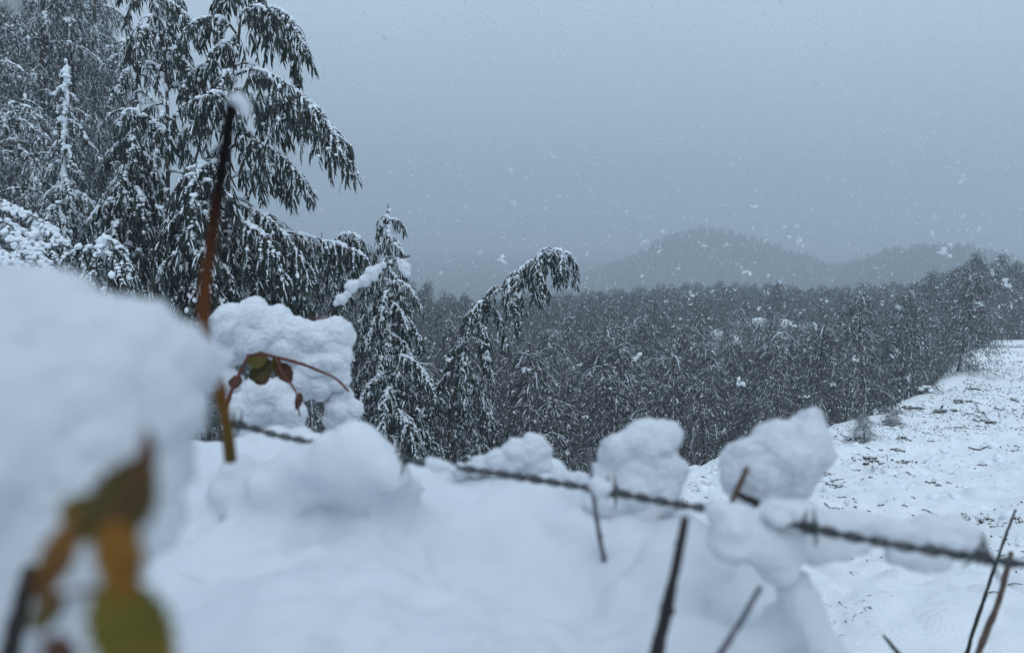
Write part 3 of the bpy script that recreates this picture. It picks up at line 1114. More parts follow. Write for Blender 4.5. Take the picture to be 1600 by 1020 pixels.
# ------------------------------------------------------------------ litter on the snow slope
TUFTS = [(1473, 645, 16), (1537, 659, 14), (1412, 685, 9), (1402, 704, 9), (1357, 718, 15), (1360, 747, 8), (1415, 723, 10), (1427, 743, 6), (1455, 757, 9), (1490, 757, 8), (1312, 761, 14),
         (1302, 753, 9), (1282, 740, 12), (1301, 743, 8), (1278, 753, 7), (1294, 779, 6), (1506, 812, 12), (1535, 816, 12), (1559, 821, 9), (1592, 814, 12), (1588, 704, 7), (1533, 726, 6),
         (1443, 724, 5), (1425, 776, 6), (1335, 688, 12), (1390, 662, 13), (1425, 640, 12), (1310, 685, 9), (1340, 735, 7), (1380, 790, 6), (1318, 776, 6), (1460, 690, 7), (1485, 700, 5),
         (1560, 640, 8), (1585, 625, 8), (1500, 630, 9), (1520, 610, 9), (1100, 745, 7), (1090, 768, 7), (1120, 735, 6), (1105, 760, 5), (1580, 640, 6), (1550, 745, 4), (1450, 800, 5), (1375, 705, 5),
         (1330, 840, 4), (1410, 900, 4), (1500, 900, 5), (1450, 930, 4), (1560, 900, 4)]
LOOKS = {0: 'large dark brown clump of weeds poking out near the top of the snow slope', 1: 'dark clump of dead plants beside the slanting stick on the snow slope',
         4: 'wide flat tuft of withered weeds halfway down the snow slope', 10: 'dark twiggy tuft beside the tall blurred snow clump', 19: 'pale brown tuft on the snow by the frame side'}
for k, (px, py, w) in enumerate(TUFTS):
    p, d = ground_at(px, py)
    R_ = w * 1.6 / F * d
    m = MB()
    n = 16 if w > 8 else 9
    a = rng.uniform(0, 6.28, n)
    rr = rng.uniform(0, R_ * 0.7, n)
    B = np.stack([np.cos(a) * rr * 1.3, np.sin(a) * rr * 1.3, np.full(n, -0.01)], 1)
    B[:, 2] += terrain(B[:, 0] + p.x, B[:, 1] + p.y) - p.z
    Dv = np.stack([rng.normal(0, 1, n), rng.normal(0, 1, n), rng.uniform(0.1, 0.9, n)], 1)
    strips(m, B, Dv, rng.normal(0, 1, (n, 3)), rng.uniform(0.35, 0.8, n) * R_, rng.uniform(0.10, 0.2, n) * R_, bend=0.35)
    nn = n // 2
    blobs(m, B[:nn] + np.array([0, 0, R_ * 0.06]), np.array([[R_ * 0.26 * rng.uniform(0.5, 1.3), R_ * 0.26 * rng.uniform(0.5, 1.3), R_ * 0.17] for _ in range(nn)]), 1, jit=0.6)
    o = link('weed_tuft', m.mesh('weed_tuft', DEBRIS), loc=p)
    tag(o, LOOKS.get(k, 'small dark tuft of dead weeds half buried in the snow slope'), 'weed', 'tufts of dead weeds on the snow slope')
STICKS = [((1514, 702), (1549, 699), 4, 'straight dark stick lying across the upper snow slope'), ((1524, 630), (1555, 663), 3, 'slanting stick beside the dark clump near the top of the slope'),
          ((1490, 669), (1514, 671), 2.5, 'thin pale twig left of the slanting stick on the slope'), ((1404, 682), (1410, 692), 3.5, None), ((1363, 730), (1370, 742), 3, None),
          ((1288, 787), (1312, 795), 2.5, 'low twig on the snow under the tufts by the blurred clump'), ((1440, 800), (1466, 806), 2, None), ((1352, 700), (1366, 703), 2, None), ((1575, 915), (1600, 914), 2, None),
          ((1545, 930), (1572, 931), 2, None), ((1328, 895), (1335, 902), 2, None), ((1310, 943), (1317, 948), 2, None), ((1530, 655), (1500, 640), 2.5, None), ((1410, 790), (1420, 796), 2, None)]
for (a, b), (c, d), w, lab in STICKS:
    p, dd = ground_at(a, b)
    q, _ = ground_at(c, d)
    pts = []
    for t in np.linspace(0, 1, 7):
        v = p.lerp(q, t)
        pts.append((v.x, v.y, tz(v.x, v.y) + w * 0.5 / F * dd + 0.006 * math.sin(t * 5)))
    m = MB()
    tube(m, np.array(pts), np.linspace(1.0, 0.5, 7) * w * 0.5 / F * dd, 5, rough=0.3)
    pm = np.array(pts[3])
    o = link('fallen_twig', m.mesh('fallen_twig', DEBRIS, pm), loc=pm)
    tag(o, lab or 'short dark twig fallen on the snow slope', 'twig', 'fallen twigs on the snow slope')
for k, (px, py, h_, lab) in enumerate(((1352, 688, 0.6, 'low snow-dusted shrub on the crest next to the clump knob'), (1392, 668, 0.5, 'smaller snow-dusted shrub on the crest, second from the clump knob'))):
    p, d = ground_at(px, py)
    t = thing('low_shrub', lab, 'shrub', p, 'low shrubs along the crest of the snow slope')
    t.rotation_euler = (0, 0, k * 1.7)
    t.scale = (h_ / 2.0, h_ / 2.0, h_ / 6)
    for nm, me in zip(('trunk', 'foliage', 'snow'), VAR[(k * 3) % NV]):
        link(nm, me, t)
# clods of snow: nobody could count them
m = MB()
n = 1500
yy = 3.5 + 24 * rng.random(n) ** 0.9
off_ = rng.random(n) ** 1.8
xr_ = np.interp(yy, RY, RX)
xx = xr_ + 0.3 + off_ * (0.74 * yy - xr_)
kc = fbm(np.stack([xx, yy, 0 * xx], 1) * 0.5, 2, 31) > -0.05
xx, yy = xx[kc], yy[kc]
zz = terrain(xx, yy)
r_ = 0.018 + 0.06 * rng.random(len(xx)) ** 2.5 * (0.6 + yy / 25)
blobs(m, np.stack([xx, yy, zz], 1), np.stack([r_ * rng.uniform(0.8, 1.5, len(xx)), r_ * rng.uniform(0.8, 1.5, len(xx)), r_ * 0.6], 1), 1, jit=0.5, seed=8)
tag(link('snow_clods', m.mesh('snow_clods', SNOW)), 'small clods of snow roughening the slope', 'snow', kind='stuff')
# crumbs: nobody could count them
m = MB()
n = 16000
yy = 2.5 + 26 * rng.random(n) ** 1.2
xx = np.interp(yy, RY, RX) + rng.random(n) * (0.74 * yy + 1 - np.interp(yy, RY, RX))
keepm = fbm(np.stack([xx, yy, 0 * xx], 1) * 0.55, 3, 77) + 0.25 * (yy / 20 - 0.5) > 0.05 - 0.09 * (yy > 8)
xx, yy = xx[keepm], yy[keepm]
zz = terrain(xx, yy)
n = len(xx)
strips(m, np.stack([xx, yy, zz + 0.002], 1), np.stack([rng.normal(0, 1, n), rng.normal(0, 1, n), rng.uniform(0, 0.5, n)], 1), rng.normal(0, 1, (n, 3)), rng.uniform(0.012, 0.055, n) * (0.6 + yy / 20), rng.uniform(0.005, 0.018, n) * (0.6 + yy / 20), bend=0.1)
tag(link('leaf_litter', m.mesh('leaf_litter', DEBRIS)), 'crumbs of leaves and grass scattered over the snow slope', 'leaf litter', kind='stuff')


# ------------------------------------------------------------------ snow lying on the hedge in front
def snow_mesh(name, cen, rad, voxel, puffs=((14, 0.01), (40, 0.004)), mat=SNOW_NEAR, smooth_it=9, seed=0, origin=None):
    mb = MB()
    blobs(mb, cen, rad, 3 if len(cen) < 120 else 2, jit=0.12, seed=seed)
    org = np.asarray(origin if origin is not None else np.mean(np.asarray(cen), 0))
    me = mb.mesh(name, mat, org)
    o = bpy.data.objects.new('tmp', me)
    C.objects.link(o)
    r = o.modifiers.new('r', 'REMESH')
    r.mode = 'VOXEL'
    r.voxel_size = voxel
    s = o.modifiers.new('s', 'SMOOTH')
    s.factor = 0.6
    s.iterations = smooth_it
    dg = bpy.context.evaluated_depsgraph_get()
    out = bpy.data.meshes.new_from_object(o.evaluated_get(dg))
    bpy.data.objects.remove(o)
    n = len(out.vertices)
    v = np.empty(n * 3)
    out.vertices.foreach_get('co', v)
    v = v.reshape(-1, 3)
    nn = np.empty(n * 3)
    out.vertices.foreach_get('normal', nn)
    nn = nn.reshape(-1, 3)
    dsp = 0
    for sc, am in puffs:
        dsp = dsp + am * (np.abs(fbm((v + org) * sc, 2, seed + int(sc))) * 2.4 - 0.45)
    v = v + nn * dsp[:, None]
    out.vertices.foreach_set('co', v.astype(np.float32).ravel())
    out.polygons.foreach_set('use_smooth', np.ones(len(out.polygons), dtype=bool))
    out.name = name
    out.materials.clear()
    out.materials.append(mat)
    out.update()
    return out, org


def px_blobs(lst, depth=None, squash=0.9):
    c, r = [], []
    for q in lst:
        if len(q) == 3:
            x, y, rp = q
            d = depth
        else:
            x, y, rp, d = q
        c.append(tuple(P(x, y, d)))
        w = rp / F * d
        r.append([w, w * squash, w])
    return c, np.array(r)


def crumble(lst, n, seed):
    """adds smaller irregular lumps round each given one"""
    q = np.random.default_rng(seed)
    out = list(lst)
    for b in lst:
        for _ in range(n):
            a = q.uniform(0, 6.28)
            e = q.uniform(0.5, 1.0)
            out.append((b[0] + math.cos(a) * b[2] * e, b[1] + math.sin(a) * b[2] * e * 0.85, b[2] * q.uniform(0.2, 0.5)) + tuple(b[3:]))
    return out


def snow_thing(name, label, cat, lst, depth, voxel=None, puffs=None, group=None, seed=0, squash=0.9, crumbs=0):
    mw0 = np.mean([q[2] * (q[3] if len(q) > 3 else depth) / F for q in lst])
    if crumbs:
        voxel = voxel or mw0 * 0.085
        puffs = puffs or ((0.6 / mw0, mw0 * 0.18), (1.6 / mw0, mw0 * 0.05), (7 / mw0, mw0 * 0.05), (17 / mw0, mw0 * 0.035))
        lst = crumble(lst, crumbs, seed)
    c, r = px_blobs(lst, depth, squash)
    mw = r.mean()
    me, org = snow_mesh(name, c, r * (1.08 if crumbs else 1.0), voxel or max(0.0018, mw * 0.11), puffs or ((0.45 / mw, mw * 0.2), (1.3 / mw, mw * 0.06), (5 / mw, mw * 0.06), (11 / mw, mw * 0.035)), smooth_it=24 if crumbs else 9, seed=seed)
    return tag(link(name, me, loc=org), label, cat, group)


# the long bank on top of the hedge
c, r = [], []
br_ = np.random.default_rng(3)
for yy in np.arange(0.40, 1.06, 0.055):
    xr = 0.235 + 0.07 * (yy - 0.55) / 0.45
    for xx in np.arange(-1.05, xr, 0.055):
        top = 1.195 - 0.16 * max(0, xx + 0.12) * yy + 0.018 * math.sin(xx * 19 + yy * 7) + 0.02 * math.sin(yy * 17 + xx * 5) - 0.05 * max(0, (0.5 - yy) / 0.1) * 0.5
        top -= 0.05 * max(0.0, (xx - xr + 0.07) / 0.07)
        rr = br_.uniform(0.045, 0.07)
        c.append((xx + br_.uniform(-.02, .02), yy + br_.uniform(-.02, .02), top - rr))
        r.append([rr, rr, rr])
for yy in np.arange(0.46, 1.03, 0.13):
    for xx in np.arange(-1.0, 0.22, 0.13):
        c.append((xx, yy, 0.45))
        r.append([0.10, 0.10, 0.68])
for (px, py, rp, d) in [(550, 694, 24, 0.76), (540, 706, 30, 0.78), (566, 712, 28, 0.76), (520, 722, 34, 0.77), (584, 730, 30, 0.76), (490, 730, 32, 0.78), (612, 748, 28, 0.76), (550, 745, 54, 0.78), (480, 760, 50, 0.8), (420, 760, 50, 0.8), (370, 745, 45, 0.85), (452, 722, 26, 0.79), (640, 765, 34, 0.8), (600, 780, 50, 0.8), (1235, 915, 38, 0.62), (1255, 960, 42, 0.62), (1275, 1005, 40, 0.6), (1300, 1030, 34, 0.6), (1225, 990, 60, 0.64), (1315, 1060, 45, 0.6), (1262, 900, 20, 0.62), (1300, 990, 18, 0.6), (660, 765, 35, 0.98)]:
    c.append(tuple(P(px, py, d)))
    w = rp / F * d
    r.append([w, w, w])
me, org = snow_mesh('snow_bank', c, np.array(r), 0.0085, ((7, 0.010), (20, 0.005), (60, 0.002)), seed=4, smooth_it=14, origin=(0, 0.7, 0))
tag(link('snow_bank', me, loc=org), 'broad blurred bank of snow lying over the hedge along the bottom of the view', 'snow bank')

snow_thing('snow_mound', 'very blurred big rounded snow mound closest to the lens behind the yellowed leaves', 'snow mound',
           [(-60, 560, 150), (60, 600, 180), (170, 610, 150), (230, 590, 110), (118, 690, 182), (0, 740, 200), (-120, 680, 200), (60, 860, 170), (-60, 900, 190), (205, 630, 112), (250, 640, 72), (238, 700, 62), (292, 600, 34), (300, 650, 30), (285, 715, 26), (150, 482, 34), (262, 520, 36),
            (40, 1000, 170), (-80, 1060, 180), (-210, 620, 180), (-240, 800, 180)], 0.28, voxel=0.004, puffs=((16, 0.008), (45, 0.004), (120, 0.0015)), seed=9)
snow_thing('snow_clump', 'low wedge of snow on the wire left of the thin upright twig', 'snow clump', [(832, 706, 26), (806, 712, 24), (778, 722, 20), (748, 729, 17), (718, 735, 13), (842, 726, 20), (870, 745, 16), (900, 752, 15)], 0.93, group='clumps of snow on the wire and hedge', seed=1, crumbs=1)
snow_thing('snow_clump', 'tall puffy snow clump just right of the thin upright twig', 'snow clump', [(1008, 696, 40), (1030, 682, 26), (970, 712, 34), (1040, 735, 32), (990, 752, 44), (948, 750, 26), (1030, 772, 34), (955, 790, 30), (1000, 800, 30)], 0.80, group='clumps of snow on the wire and hedge', seed=2, crumbs=1)
snow_thing('snow_clump', 'largest snow clump with a small round knob on top, held up by a brown stub', 'snow clump', [(1186, 735, 52), (1222, 722, 56), (1158, 742, 32), (1250, 705, 48), (1268, 688, 30), (1270, 652, 18), (1276, 668, 16), (1210, 765, 24), (1235, 755, 34)], 0.72, group='clumps of snow on the wire and hedge', seed=3, crumbs=1)
snow_thing('snow_ridge', 'long blurred ridge of snow riding on the barbed wire', 'snow ridge',
           [(x, 806 + (x - 1190) * 0.10 + 6 * math.sin(x * 0.05), 21 + 5 * math.sin(x * 0.031) + 3 * math.sin(x * 0.11)) for x in range(1120, 1530, 12)] + [(1235, 848, 32), (1275, 856, 27), (1320, 858, 20), (1350, 852, 15), (1215, 880, 32), (1400, 866, 18), (1435, 874, 22), (1470, 874, 19), (1505, 864, 12), (1190, 850, 40), (1140, 840, 36)],
           0.61, voxel=0.003, group='clumps of snow on the wire and hedge', seed=5, squash=1.1)
snow_thing('snow_clump', 'big flat-topped snow clump capping the red-stemmed bramble', 'snow clump',
           [(362, 512, 34), (395, 503, 34), (430, 516, 32), (462, 522, 28), (350, 550, 26), (345, 590, 24), (495, 532, 28), (524, 522, 24), (520, 560, 28), (528, 590, 20), (400, 530, 34), (450, 548, 28), (490, 570, 26), (470, 600, 26), (500, 605, 20), (440, 610, 22), (360, 600, 22)], 1.6, group='snow on the bramble twigs', seed=6, crumbs=3)
snow_thing('snow_clump', 'rounded snow clump below the red-brown leaves of the bramble', 'snow clump', [(418, 628, 36), (388, 636, 28), (448, 644, 28), (440, 668, 26), (390, 662, 28), (460, 668, 14), (365, 655, 20)], 1.55, group='snow on the bramble twigs', seed=7, crumbs=3)
snow_thing('snow_clump', 'small ragged snow clump at the tip of the red bramble stem', 'snow clump', [(533, 618, 18), (530, 638, 22), (552, 640, 16), (545, 652, 14), (520, 655, 14)], 1.62, group='snow on the bramble twigs', seed=8, crumbs=3)
snow_thing('snow_clump', 'string of snow lumps with a ball at its end before the cone tree', 'snow clump', [(526, 473, 5), (534, 467, 8), (543, 460, 6), (550, 448, 10), (560, 443, 6), (570, 438, 9), (580, 428, 11), (590, 420, 7), (599, 415, 5), (610, 409, 3), (622, 406, 3), (632, 419, 9), (628, 410, 6), (635, 427, 6)], 1.9, group='snow on the bramble twigs', seed=10, crumbs=3)
snow_thing('snow_tuft', 'blurred tuft of snow on the black tip of the tall cane', 'snow tuft', [(364, 152, 10), (373, 156, 12), (383, 165, 11), (386, 180, 8), (378, 148, 6)], 0.45, group=None, seed=12)


# ------------------------------------------------------------------ barbed wire
def build_wire():
    ctrl = [(-500, 560, 1.2), (120, 622, 0.95), (355, 660, 0.82), (440, 681, 0.80), (620, 716, 0.76), (720, 731, 0.74), (920, 762, 0.69), (1050, 786, 0.65), (1180, 806, 0.61), (1330, 838, 0.565), (1440, 858, 0.55),
            (1540, 872, 0.54), (1600, 882, 0.53), (1900, 930, 0.53), (2800, 1080, 0.50)]
    path = catmull([P(*q) for q in ctrl], 900)
    t = thing('barbed_wire', 'old two-strand barbed wire sagging across the view under snow', 'barbed wire', tuple(path[0]))
    seg = np.concatenate([[0], np.cumsum(np.linalg.norm(np.diff(path, axis=0), axis=1))])
    tg, a, b = frames(path)
    for ph in (0, math.pi):
        th = seg / 0.034 * 2 * math.pi + ph
        q = path + 0.0020 * (np.cos(th)[:, None] * a + np.sin(th)[:, None] * b)
        m = MB()
        tube(m, q, 0.0019, 6, rough=0.2)
        link('strand', m.mesh('strand', WIRE, path[0]), t)
    for (px, ln) in ((372, 0.016), (625, 0.018), (955, 0.016), (1265, 0.015), (1535, 0.017)):
        pr = 800 + F * path[:, 0] / (path[:, 1] * CP - (path[:, 2] - 1.5) * SP)
        k = int(np.argmin(np.abs(pr - px)))
        p = path[k]
        m = MB()
        th = np.linspace(0, 4 * math.pi, 26)
        coil = p + tg[k] * ((th / (4 * math.pi) - 0.5) * 0.010)[:, None] + 0.0042 * (np.cos(th)[:, None] * a[k] + np.sin(th)[:, None] * b[k])
        tube(m, coil, 0.0013, 5)
        for sgn, off, an in ((1, -0.005, 0.4), (-1, -0.004, 0.9), (1, 0.005, 2.4), (-1, 0.004, 2.9)):
            dv = (math.cos(an) * a[k] + math.sin(an) * b[k]) * sgn + tg[k] * 0.25 * sgn
            s0 = p + tg[k] * off
            tube(m, np.array([s0, s0 + dv * ln * 0.5, s0 + dv * ln]), [0.0014, 0.0013, 0.0005], 5)
        link('barb', m.mesh('barb', WIRE, path[0]), t)


build_wire()


snow_thing('snow_lump', 'small lump of snow burying the wire left of the wedge of snow', 'snow lump', [(672, 722, 9, 0.742), (684, 726, 11, 0.74), (698, 728, 9, 0.738), (708, 733, 7, 0.736)], 0.74, group='lumps of snow sitting on the wire', seed=21)
snow_thing('snow_lump', 'lump of snow burying the wire below the largest snow clump', 'snow lump', [(1200, 802, 11, 0.597), (1214, 808, 13, 0.592), (1228, 812, 10, 0.59)], 0.6, group='lumps of snow sitting on the wire', seed=22)
snow_thing('snow_lump', 'soft lump of snow on the wire near its spiked knot by the frame side', 'snow lump', [(1500, 850, 12, 0.545), (1486, 847, 14, 0.547), (1470, 846, 12, 0.55), (1456, 845, 9, 0.552)], 0.56, group='lumps of snow sitting on the wire', seed=23)
snow_thing('snow_lump', 'lump of snow over the wire at the foot of the tall puffy clump', 'snow lump', [(930, 758, 12, 0.682), (944, 764, 14, 0.68), (938, 770, 10, 0.68)], 0.68, group='lumps of snow sitting on the wire', seed=24)


# ------------------------------------------------------------------ stems and twigs sticking up in front
def stick(name, label, pts, w, mat, n=22, rough=0.2, cat='twig', taper=0.7, knots=0, group=None):
    q = catmull([P(*p) for p in pts], n)
    d0 = pts[0][2]
    m = MB()
    r = np.linspace(w * taper, w, n) / F * d0 * 0.5
    tube(m, q, r, 8, rough=rough, seed=int(w))
    org = q[-1]
    for k in range(knots):
        i = int((k + 0.6) / knots * (n - 2))
        blobs(m, [q[i]], np.array([[r[i] * 1.25] * 3]), 2, jit=0.3, seed=k)
    o = link(name, m.mesh(name, mat, org), loc=org)
    return tag(o, label, cat, group)


o = stick('tall_cane', 'tall blurred stem, black at its tip and orange brown below, crossing the dark trees', [(363, 158, 0.52), (352, 235, 0.52), (340, 310, 0.52), (327, 400, 0.52), (318, 470, 0.52), (320, 525, 0.52), (335, 580, 0.53), (350, 640, 0.54), (360, 720, 0.55)], 20, STEM, cat='cane', taper=0.85)
stick('thin_twig', 'thin grey-brown upright twig crossing the wire left of the tall clump', [(921, 700, 0.74), (926, 760, 0.74), (934, 820, 0.74), (944, 876, 0.74)], 9, STICK_GREY, taper=0.7, knots=2)
stick('dark_stalk', 'thick black stalk rising from the snow bank under the wire', [(1071, 808, 0.50), (1057, 880, 0.50), (1040, 960, 0.50), (1024, 1030, 0.50), (1010, 1100, 0.50)], 27, STICK_BLACK, cat='stalk', taper=0.45, knots=3)
stick('grey_twig', 'slanting grey twig with blunt end right of the black stalk', [(1188, 916, 0.55), (1160, 966, 0.55), (1126, 1020, 0.55), (1090, 1080, 0.55)], 13, STICK_GREY, taper=0.7)
stick('brown_stub', 'short pale brown stub holding up the largest snow clump', [(1168, 730, 0.66), (1158, 752, 0.66), (1147, 776, 0.66), (1140, 800, 0.66)], 11, STICK_BROWN, taper=0.75)
stick('dark_stub', 'dark bent stub beneath the largest snow clump', [(1150, 770, 0.68), (1165, 778, 0.68), (1180, 784, 0.68), (1190, 800, 0.68)], 13, STICK_BLACK)
stick('dark_stub', 'dark broken stub end under the far side of the largest snow clump', [(1228, 768, 0.74), (1222, 780, 0.74), (1228, 800, 0.74)], 12, STICK_BLACK)
stick('black_twig', 'thin crisp black twig rising at a slant by the frame side', [(1587, 796, 1.3), (1570, 840, 1.3), (1553, 890, 1.3), (1534, 945, 1.3), (1514, 1008, 1.3), (1505, 1060, 1.3)], 6, STICK_BLACK, taper=0.6, n=40, rough=0.5)
stick('brown_twig', 'smooth purplish brown twig right of the crisp black twig', [(1580, 862, 0.95), (1572, 895, 0.95), (1558, 945, 0.95), (1540, 990, 0.95), (1520, 1040, 0.95)], 10, STICK_BROWN, taper=0.75)
stick('short_twig', 'short dark twig end poking up at the bottom of the view', [(1380, 992, 0.9), (1392, 1006, 0.9), (1410, 1028, 0.9)], 8, STICK_BLACK, taper=0.5)
stick('black_cane', 'thick black blurred stem in the lower corner beside the yellow leaves', [(48, 886, 0.24), (38, 930, 0.24), (22, 990, 0.24), (8, 1060, 0.24)], 32, STICK_BLACK, cat='cane', taper=0.8)
stick('twig_arm', 'thin snow-covered twig reaching up before the cone tree', [(640, 400, 1.9), (615, 408, 1.9), (590, 426, 1.9), (560, 450, 1.9), (530, 476, 1.9), (505, 520, 1.9)], 5, STICK_BLACK, taper=0.6)


# ------------------------------------------------------------------ leaves
def leaf_blade(mb, base, tip, width, face, curl=0.25, fold=0.2, n=9, m=6, serr=0.05):
    base, tip, face = Vector(base), Vector(tip), Vector(face).normalized()
    ax = tip - base
    L = ax.length
    ax.normalize()
    sd_ = ax.cross(face).normalized()
    nr = sd_.cross(ax).normalized()
    vs = []
    for i in range(n):
        t = i / (n - 1)
        w = width * 0.5 * (math.sin(math.pi * min(1, t ** 0.8)) ** 0.75) * (1 + serr * (1 if i % 2 else -1)) if 0 < t < 1 else width * 0.02
        for j in range(m):
            s = j / (m - 1) * 2 - 1
            v = base + ax * (L * t) + sd_ * (w * s) + nr * (abs(s) * w * fold + curl * L * (t - 0.5) ** 2 + 0.03 * L * math.sin(s * 3 + t * 6))
            vs.append(v[:])
    i = np.arange(n - 1)[:, None] * m
    j = np.arange(m - 1)[None]
    q = np.stack([i + j, i + j + 1, i + m + j + 1, i + m + j], -1).reshape(-1, 4)
    mb.add(np.array(vs), (q, 0))
    # midrib
    rib = [base + ax * (L * t) + nr * (curl * L * (t - 0.5) ** 2 - 0.0002) for t in np.linspace(0, 1, n)]
    tube(mb, np.array([x[:] for x in rib]), np.linspace(0.012, 0.004, n) * L, 4)


def yellow_leaves():
    d = 0.17
    org = P(120, 1040, d)
    t = thing('bramble_spray', 'very blurred spray of yellowing orange and olive leaves close to the lens', 'plant', tuple(org))
    st = MB()
    for pts, w in (([(228, 700), (210, 760), (185, 812), (172, 870), (172, 930), (160, 1000), (150, 1080)], 7), ([(185, 812), (140, 800), (110, 830), (85, 880), (70, 960), (60, 1080)], 6), ([(172, 928), (140, 922), (105, 930), (80, 945)], 11)):
        tube(st, catmull([P(a, b, d) for a, b in pts], 18), w / F * d * 0.5, 6)
    link('stem', st.mesh('stem', RED_STEM, org), t)
    for (bx, by, tx, ty, w, mat, lab, dd, face) in (
            (162, 842, 238, 705, 104, L_BROWN, 'brown olive leaf', 0.17, (0.2, -1, 0.3)),
            (178, 820, 96, 792, 78, L_OLIVE, 'small dark olive leaf', 0.175, (0.1, -1, 0.2)),
            (232, 745, 230, 668, 28, L_RED, 'red brown leaf tip', 0.18, (0.3, -1, 0.1)),
            (182, 806, 204, 935, 84, L_ORANGE, 'orange leaf', 0.163, (0.0, -1, 0.2)),
            (122, 812, 62, 940, 62, L_ORANGE, 'narrow orange brown leaf', 0.175, (-0.2, -1, 0.2)),
            (168, 898, 262, 1085, 122, L_OLIVE, 'large olive leaf', 0.167, (0.2, -1, 0.3)),
            (95, 985, 105, 1050, 58, L_RED, 'red brown leaf at the bottom', 0.175, (0, -1, 0.2)),
            (105, 925, 50, 985, 44, L_OLIVE, 'pale olive leaf', 0.19, (0, -1, 0.5))):
        m = MB()
        leaf_blade(m, P(bx, by, dd), P(tx, ty, dd + 0.004), w / F * dd, face, curl=0.15, fold=0.35, serr=0.09, n=15)
        o = link('leaf', m.mesh('leaf', mat, org), t)
        o['label'] = lab


yellow_leaves()


def bramble():
    d = 1.5
    org = P(352, 640, d)
    t = thing('bramble', 'red-stemmed bramble with brown curled leaves under the flat-topped snow clump', 'bramble', tuple(org))
    for pts, w, lab in (([(386, 556), (410, 554), (440, 560), (475, 570), (505, 582), (526, 592), (545, 612)], 6, 'arching dark red stem'), ([(352, 645), (362, 610), (378, 575), (388, 556)], 7, None), ([(432, 560), (440, 580), (462, 612), (468, 650)], 4, None),
                        ([(486, 496), (495, 497), (505, 498), (512, 496)], 3, None)):
        m = MB()
        zoff = -0.11 if w != 4 else -0.13
        tube(m, catmull([P(a, b, d + zoff) for a, b in pts], 20), np.linspace(w, w * 0.5, 20) / F * d * 0.5, 6, rough=0.2)
        o = link('stem', m.mesh('stem', RED_STEM, org), t)
        if lab:
            o['label'] = lab
    for (bx, by, tx, ty, w, mat, lab) in ((428, 565, 392, 592, 34, L_BROWN, None), (420, 560, 388, 566, 26, L_OLIVE, 'olive leaf'), (436, 566, 454, 598, 24, L_RED, 'red curled leaf'), (424, 586, 398, 596, 22, L_RED, 'dull red leaf'),
                                          (380, 596, 358, 598, 22, L_RED, 'small dull red leaf'), (428, 556, 440, 590, 16, L_OLIVE, None), (470, 612, 464, 640, 12, L_RED, None)):
        m = MB()
        leaf_blade(m, P(bx, by, d - 0.1), P(tx, ty, d - 0.08), w / F * d, (0.1, -1, 0.5), curl=0.2)
        o = link('leaf', m.mesh('leaf', mat, org), t)
        if lab:
            o['label'] = lab


bramble()


# ------------------------------------------------------------------ falling snow
def flake_mesh(seed, n):
    r = np.random.default_rng(seed)
    m = MB()
    c = r.normal(0, 0.42, (n, 3))
    c[:, 2] *= 0.6
    rad = r.uniform(0.16, 0.36, (n, 3))
    blobs(m, c, rad, 1, jit=0.8, seed=seed)
    # ragged crystals sticking out
    k = n * 2
    strips(m, c[r.integers(0, n, k)], r.normal(0, 1, (k, 3)), r.normal(0, 1, (k, 3)), r.uniform(0.4, 0.8, k), r.uniform(0.08, 0.18, k), bend=0)
    return m


FLAKE_M = snow_mat('flake_snow', (0.9, 0.92, 0.94), (0.94, 0.95, 0.96), 3, 60, 0.001)
_nt = FLAKE_M.node_tree
_tl = _nt.nodes.new('ShaderNodeBsdfTranslucent')
_tl.inputs['Color'].default_value = (0.95, 0.97, 0.98, 1)
_ms = _nt.nodes.new('ShaderNodeMixShader')
_ms.inputs[0].default_value = 0.5
_out = _nt.nodes['Material Output']
_nt.links.new(_nt.nodes['Principled BSDF'].outputs[0], _ms.inputs[1])
_nt.links.new(_tl.outputs[0], _ms.inputs[2])
_nt.links.new(_ms.outputs[0], _out.inputs['Surface'])
FLAKE = [flake_mesh(200 + k, 4 + k).mesh('snowflake', FLAKE_M, smooth=False) for k in range(4)]
BIG = [(863, 243, 9), (669, 307, 7), (800, 268, 8), (803, 318, 7), (784, 408, 13), (1007, 377, 10), (1036, 360, 7), (1502, 282, 10), (1178, 323, 9), (1155, 248, 6), (1455, 367, 7), (1250, 378, 11), (1168, 425, 11),
       (1080, 462, 10), (995, 552, 14), (1157, 597, 13), (1447, 605, 16), (819, 576, 11), (1575, 440, 15), (1478, 393, 14), (1470, 395, 8), (917, 398, 7), (1226, 357, 6), (1245, 353, 6), (1232, 370, 6), (952, 370, 5), (700, 257, 5),
       (1385, 204, 6), (1530, 360, 7), (1575, 262, 6), (1383, 305, 6), (1460, 340, 6), (714, 345, 5), (656, 220, 5), (1030, 395, 6), (1113, 455, 5), (1240, 508, 10), (1275, 508, 8), (1060, 420, 5), (1100, 385, 6), (1135, 383, 5),
       (683, 363, 5), (810, 459, 8), (750, 397, 5), (915, 650, 7), (1132, 672, 8), (1368, 673, 9), (1368, 643, 7), (1300, 600, 7), (1220, 440, 7), (1395, 555, 6), (1335, 560, 7), (1420, 590, 6), (1290, 470, 6), (965, 625, 6),
       (860, 540, 5), (905, 570, 6), (1040, 470, 6), (1185, 480, 6), (1530, 475, 7), (1260, 620, 7), (870, 600, 5), (640, 250, 5), (925, 300, 5), (980, 330, 5), (1060, 300, 4), (1320, 250, 5), (1440, 220, 5), (590, 180, 4), (720, 120, 4),
       (245, 12, 6), (108, 32, 10), (272, 75, 9), (180, 190, 7), (250, 320, 12), (98, 338, 10), (305, 395, 10), (60, 250, 8), (620, 585, 8), (700, 560, 9), (655, 640, 8), (560, 500, 6), (1020, 12, 5), (1330, 40, 4), (15, 40, 9)]
fr = np.random.default_rng(44)
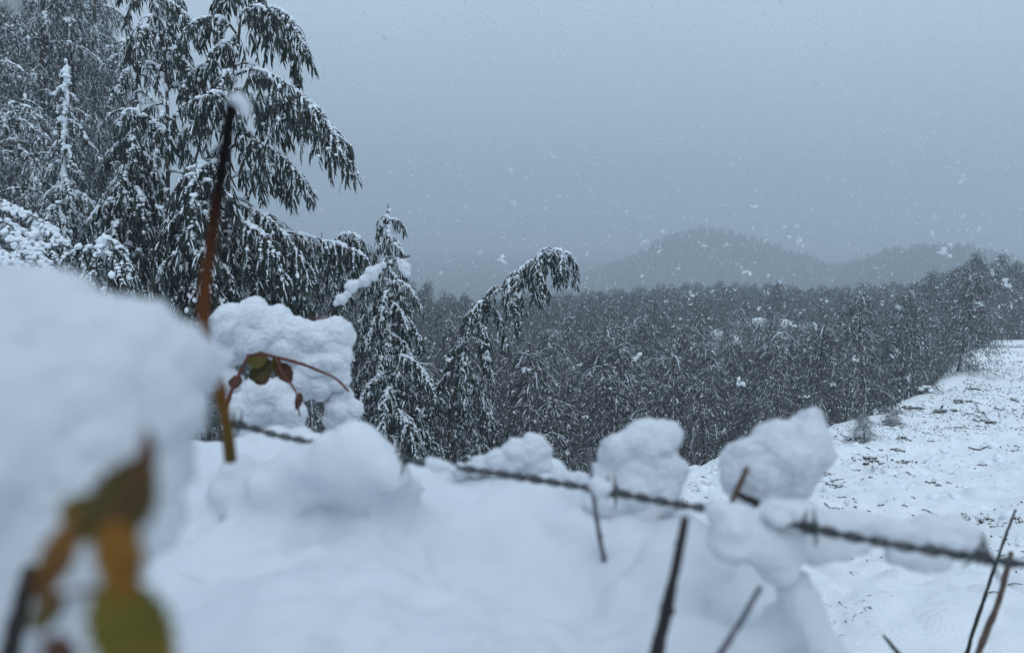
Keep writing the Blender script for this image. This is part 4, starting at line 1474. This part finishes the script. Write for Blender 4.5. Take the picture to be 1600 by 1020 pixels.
for k, (px, py, s) in enumerate(BIG):
    d = fr.uniform(1.9, 3.4)
    o = link('snowflake', FLAKE[k % 4], loc=P(px, py, d))
    o.rotation_euler = tuple(fr.uniform(0, 6.28, 3))
    w = s * 0.75 / F * d
    o.scale = (w, w, w)
    tag(o, 'large ragged white snowflake drifting down through the air', 'snowflake', 'large snowflakes drifting in the air')
for px, py, s_, d, lab in ((10, 8, 30, 0.33, 'big blurred flake close to the lens at the top corner'), (500, 330, 7, 0.9, None), (940, 200, 6, 1.0, None), (1270, 130, 6, 0.9, None), (1400, 480, 8, 1.1, None), (760, 560, 8, 1.1, None), (1180, 300, 6, 1.2, None), (600, 60, 6, 0.9, None), (1500, 150, 5, 1.0, None)):
    o = link('snowflake', FLAKE[2], loc=P(px, py, d))
    w = s_ * 0.9 / F * d
    o.scale = (w, w, w)
    tag(o, lab or 'soft blurred snowflake falling close to the lens', 'snowflake', 'blurred snowflakes close to the lens')
# the finer flakes: nobody could count them
N = 85000
dd = 3.2 + 10 * fr.random(N) ** 0.6
ax_ = fr.uniform(-0.85, 0.85, N)
ay_ = fr.uniform(-0.62, 0.5, N)
co = np.stack([ax_ * dd, dd, 1.5 + ay_ * dd], 1)
keepf = co[:, 2] > terrain(co[:, 0], co[:, 1]) + 0.05
co = co[keepf]
N = len(co)
me = bpy.data.meshes.new('falling_snow')
me.vertices.add(N)
me.vertices.foreach_set('co', co.astype(np.float32).ravel())
a = me.attributes.new('rot', 'FLOAT_VECTOR', 'POINT')
a.data.foreach_set('vector', fr.uniform(0, 6.28, (N, 3)).astype(np.float32).ravel())
a = me.attributes.new('scl', 'FLOAT', 'POINT')
a.data.foreach_set('value', (0.0048 + 0.008 * fr.random(N) ** 5).astype(np.float32))
a = me.attributes.new('pick', 'INT', 'POINT')
a.data.foreach_set('value', fr.integers(0, 4, N).astype(np.int32))
o = link('falling_snow', me)
o.modifiers.new('scatter', 'NODES').node_group = instancer([bpy.data.objects.new('flake', f) for f in FLAKE])
tag(o, 'fine snow falling everywhere in the air', 'snow', kind='stuff')
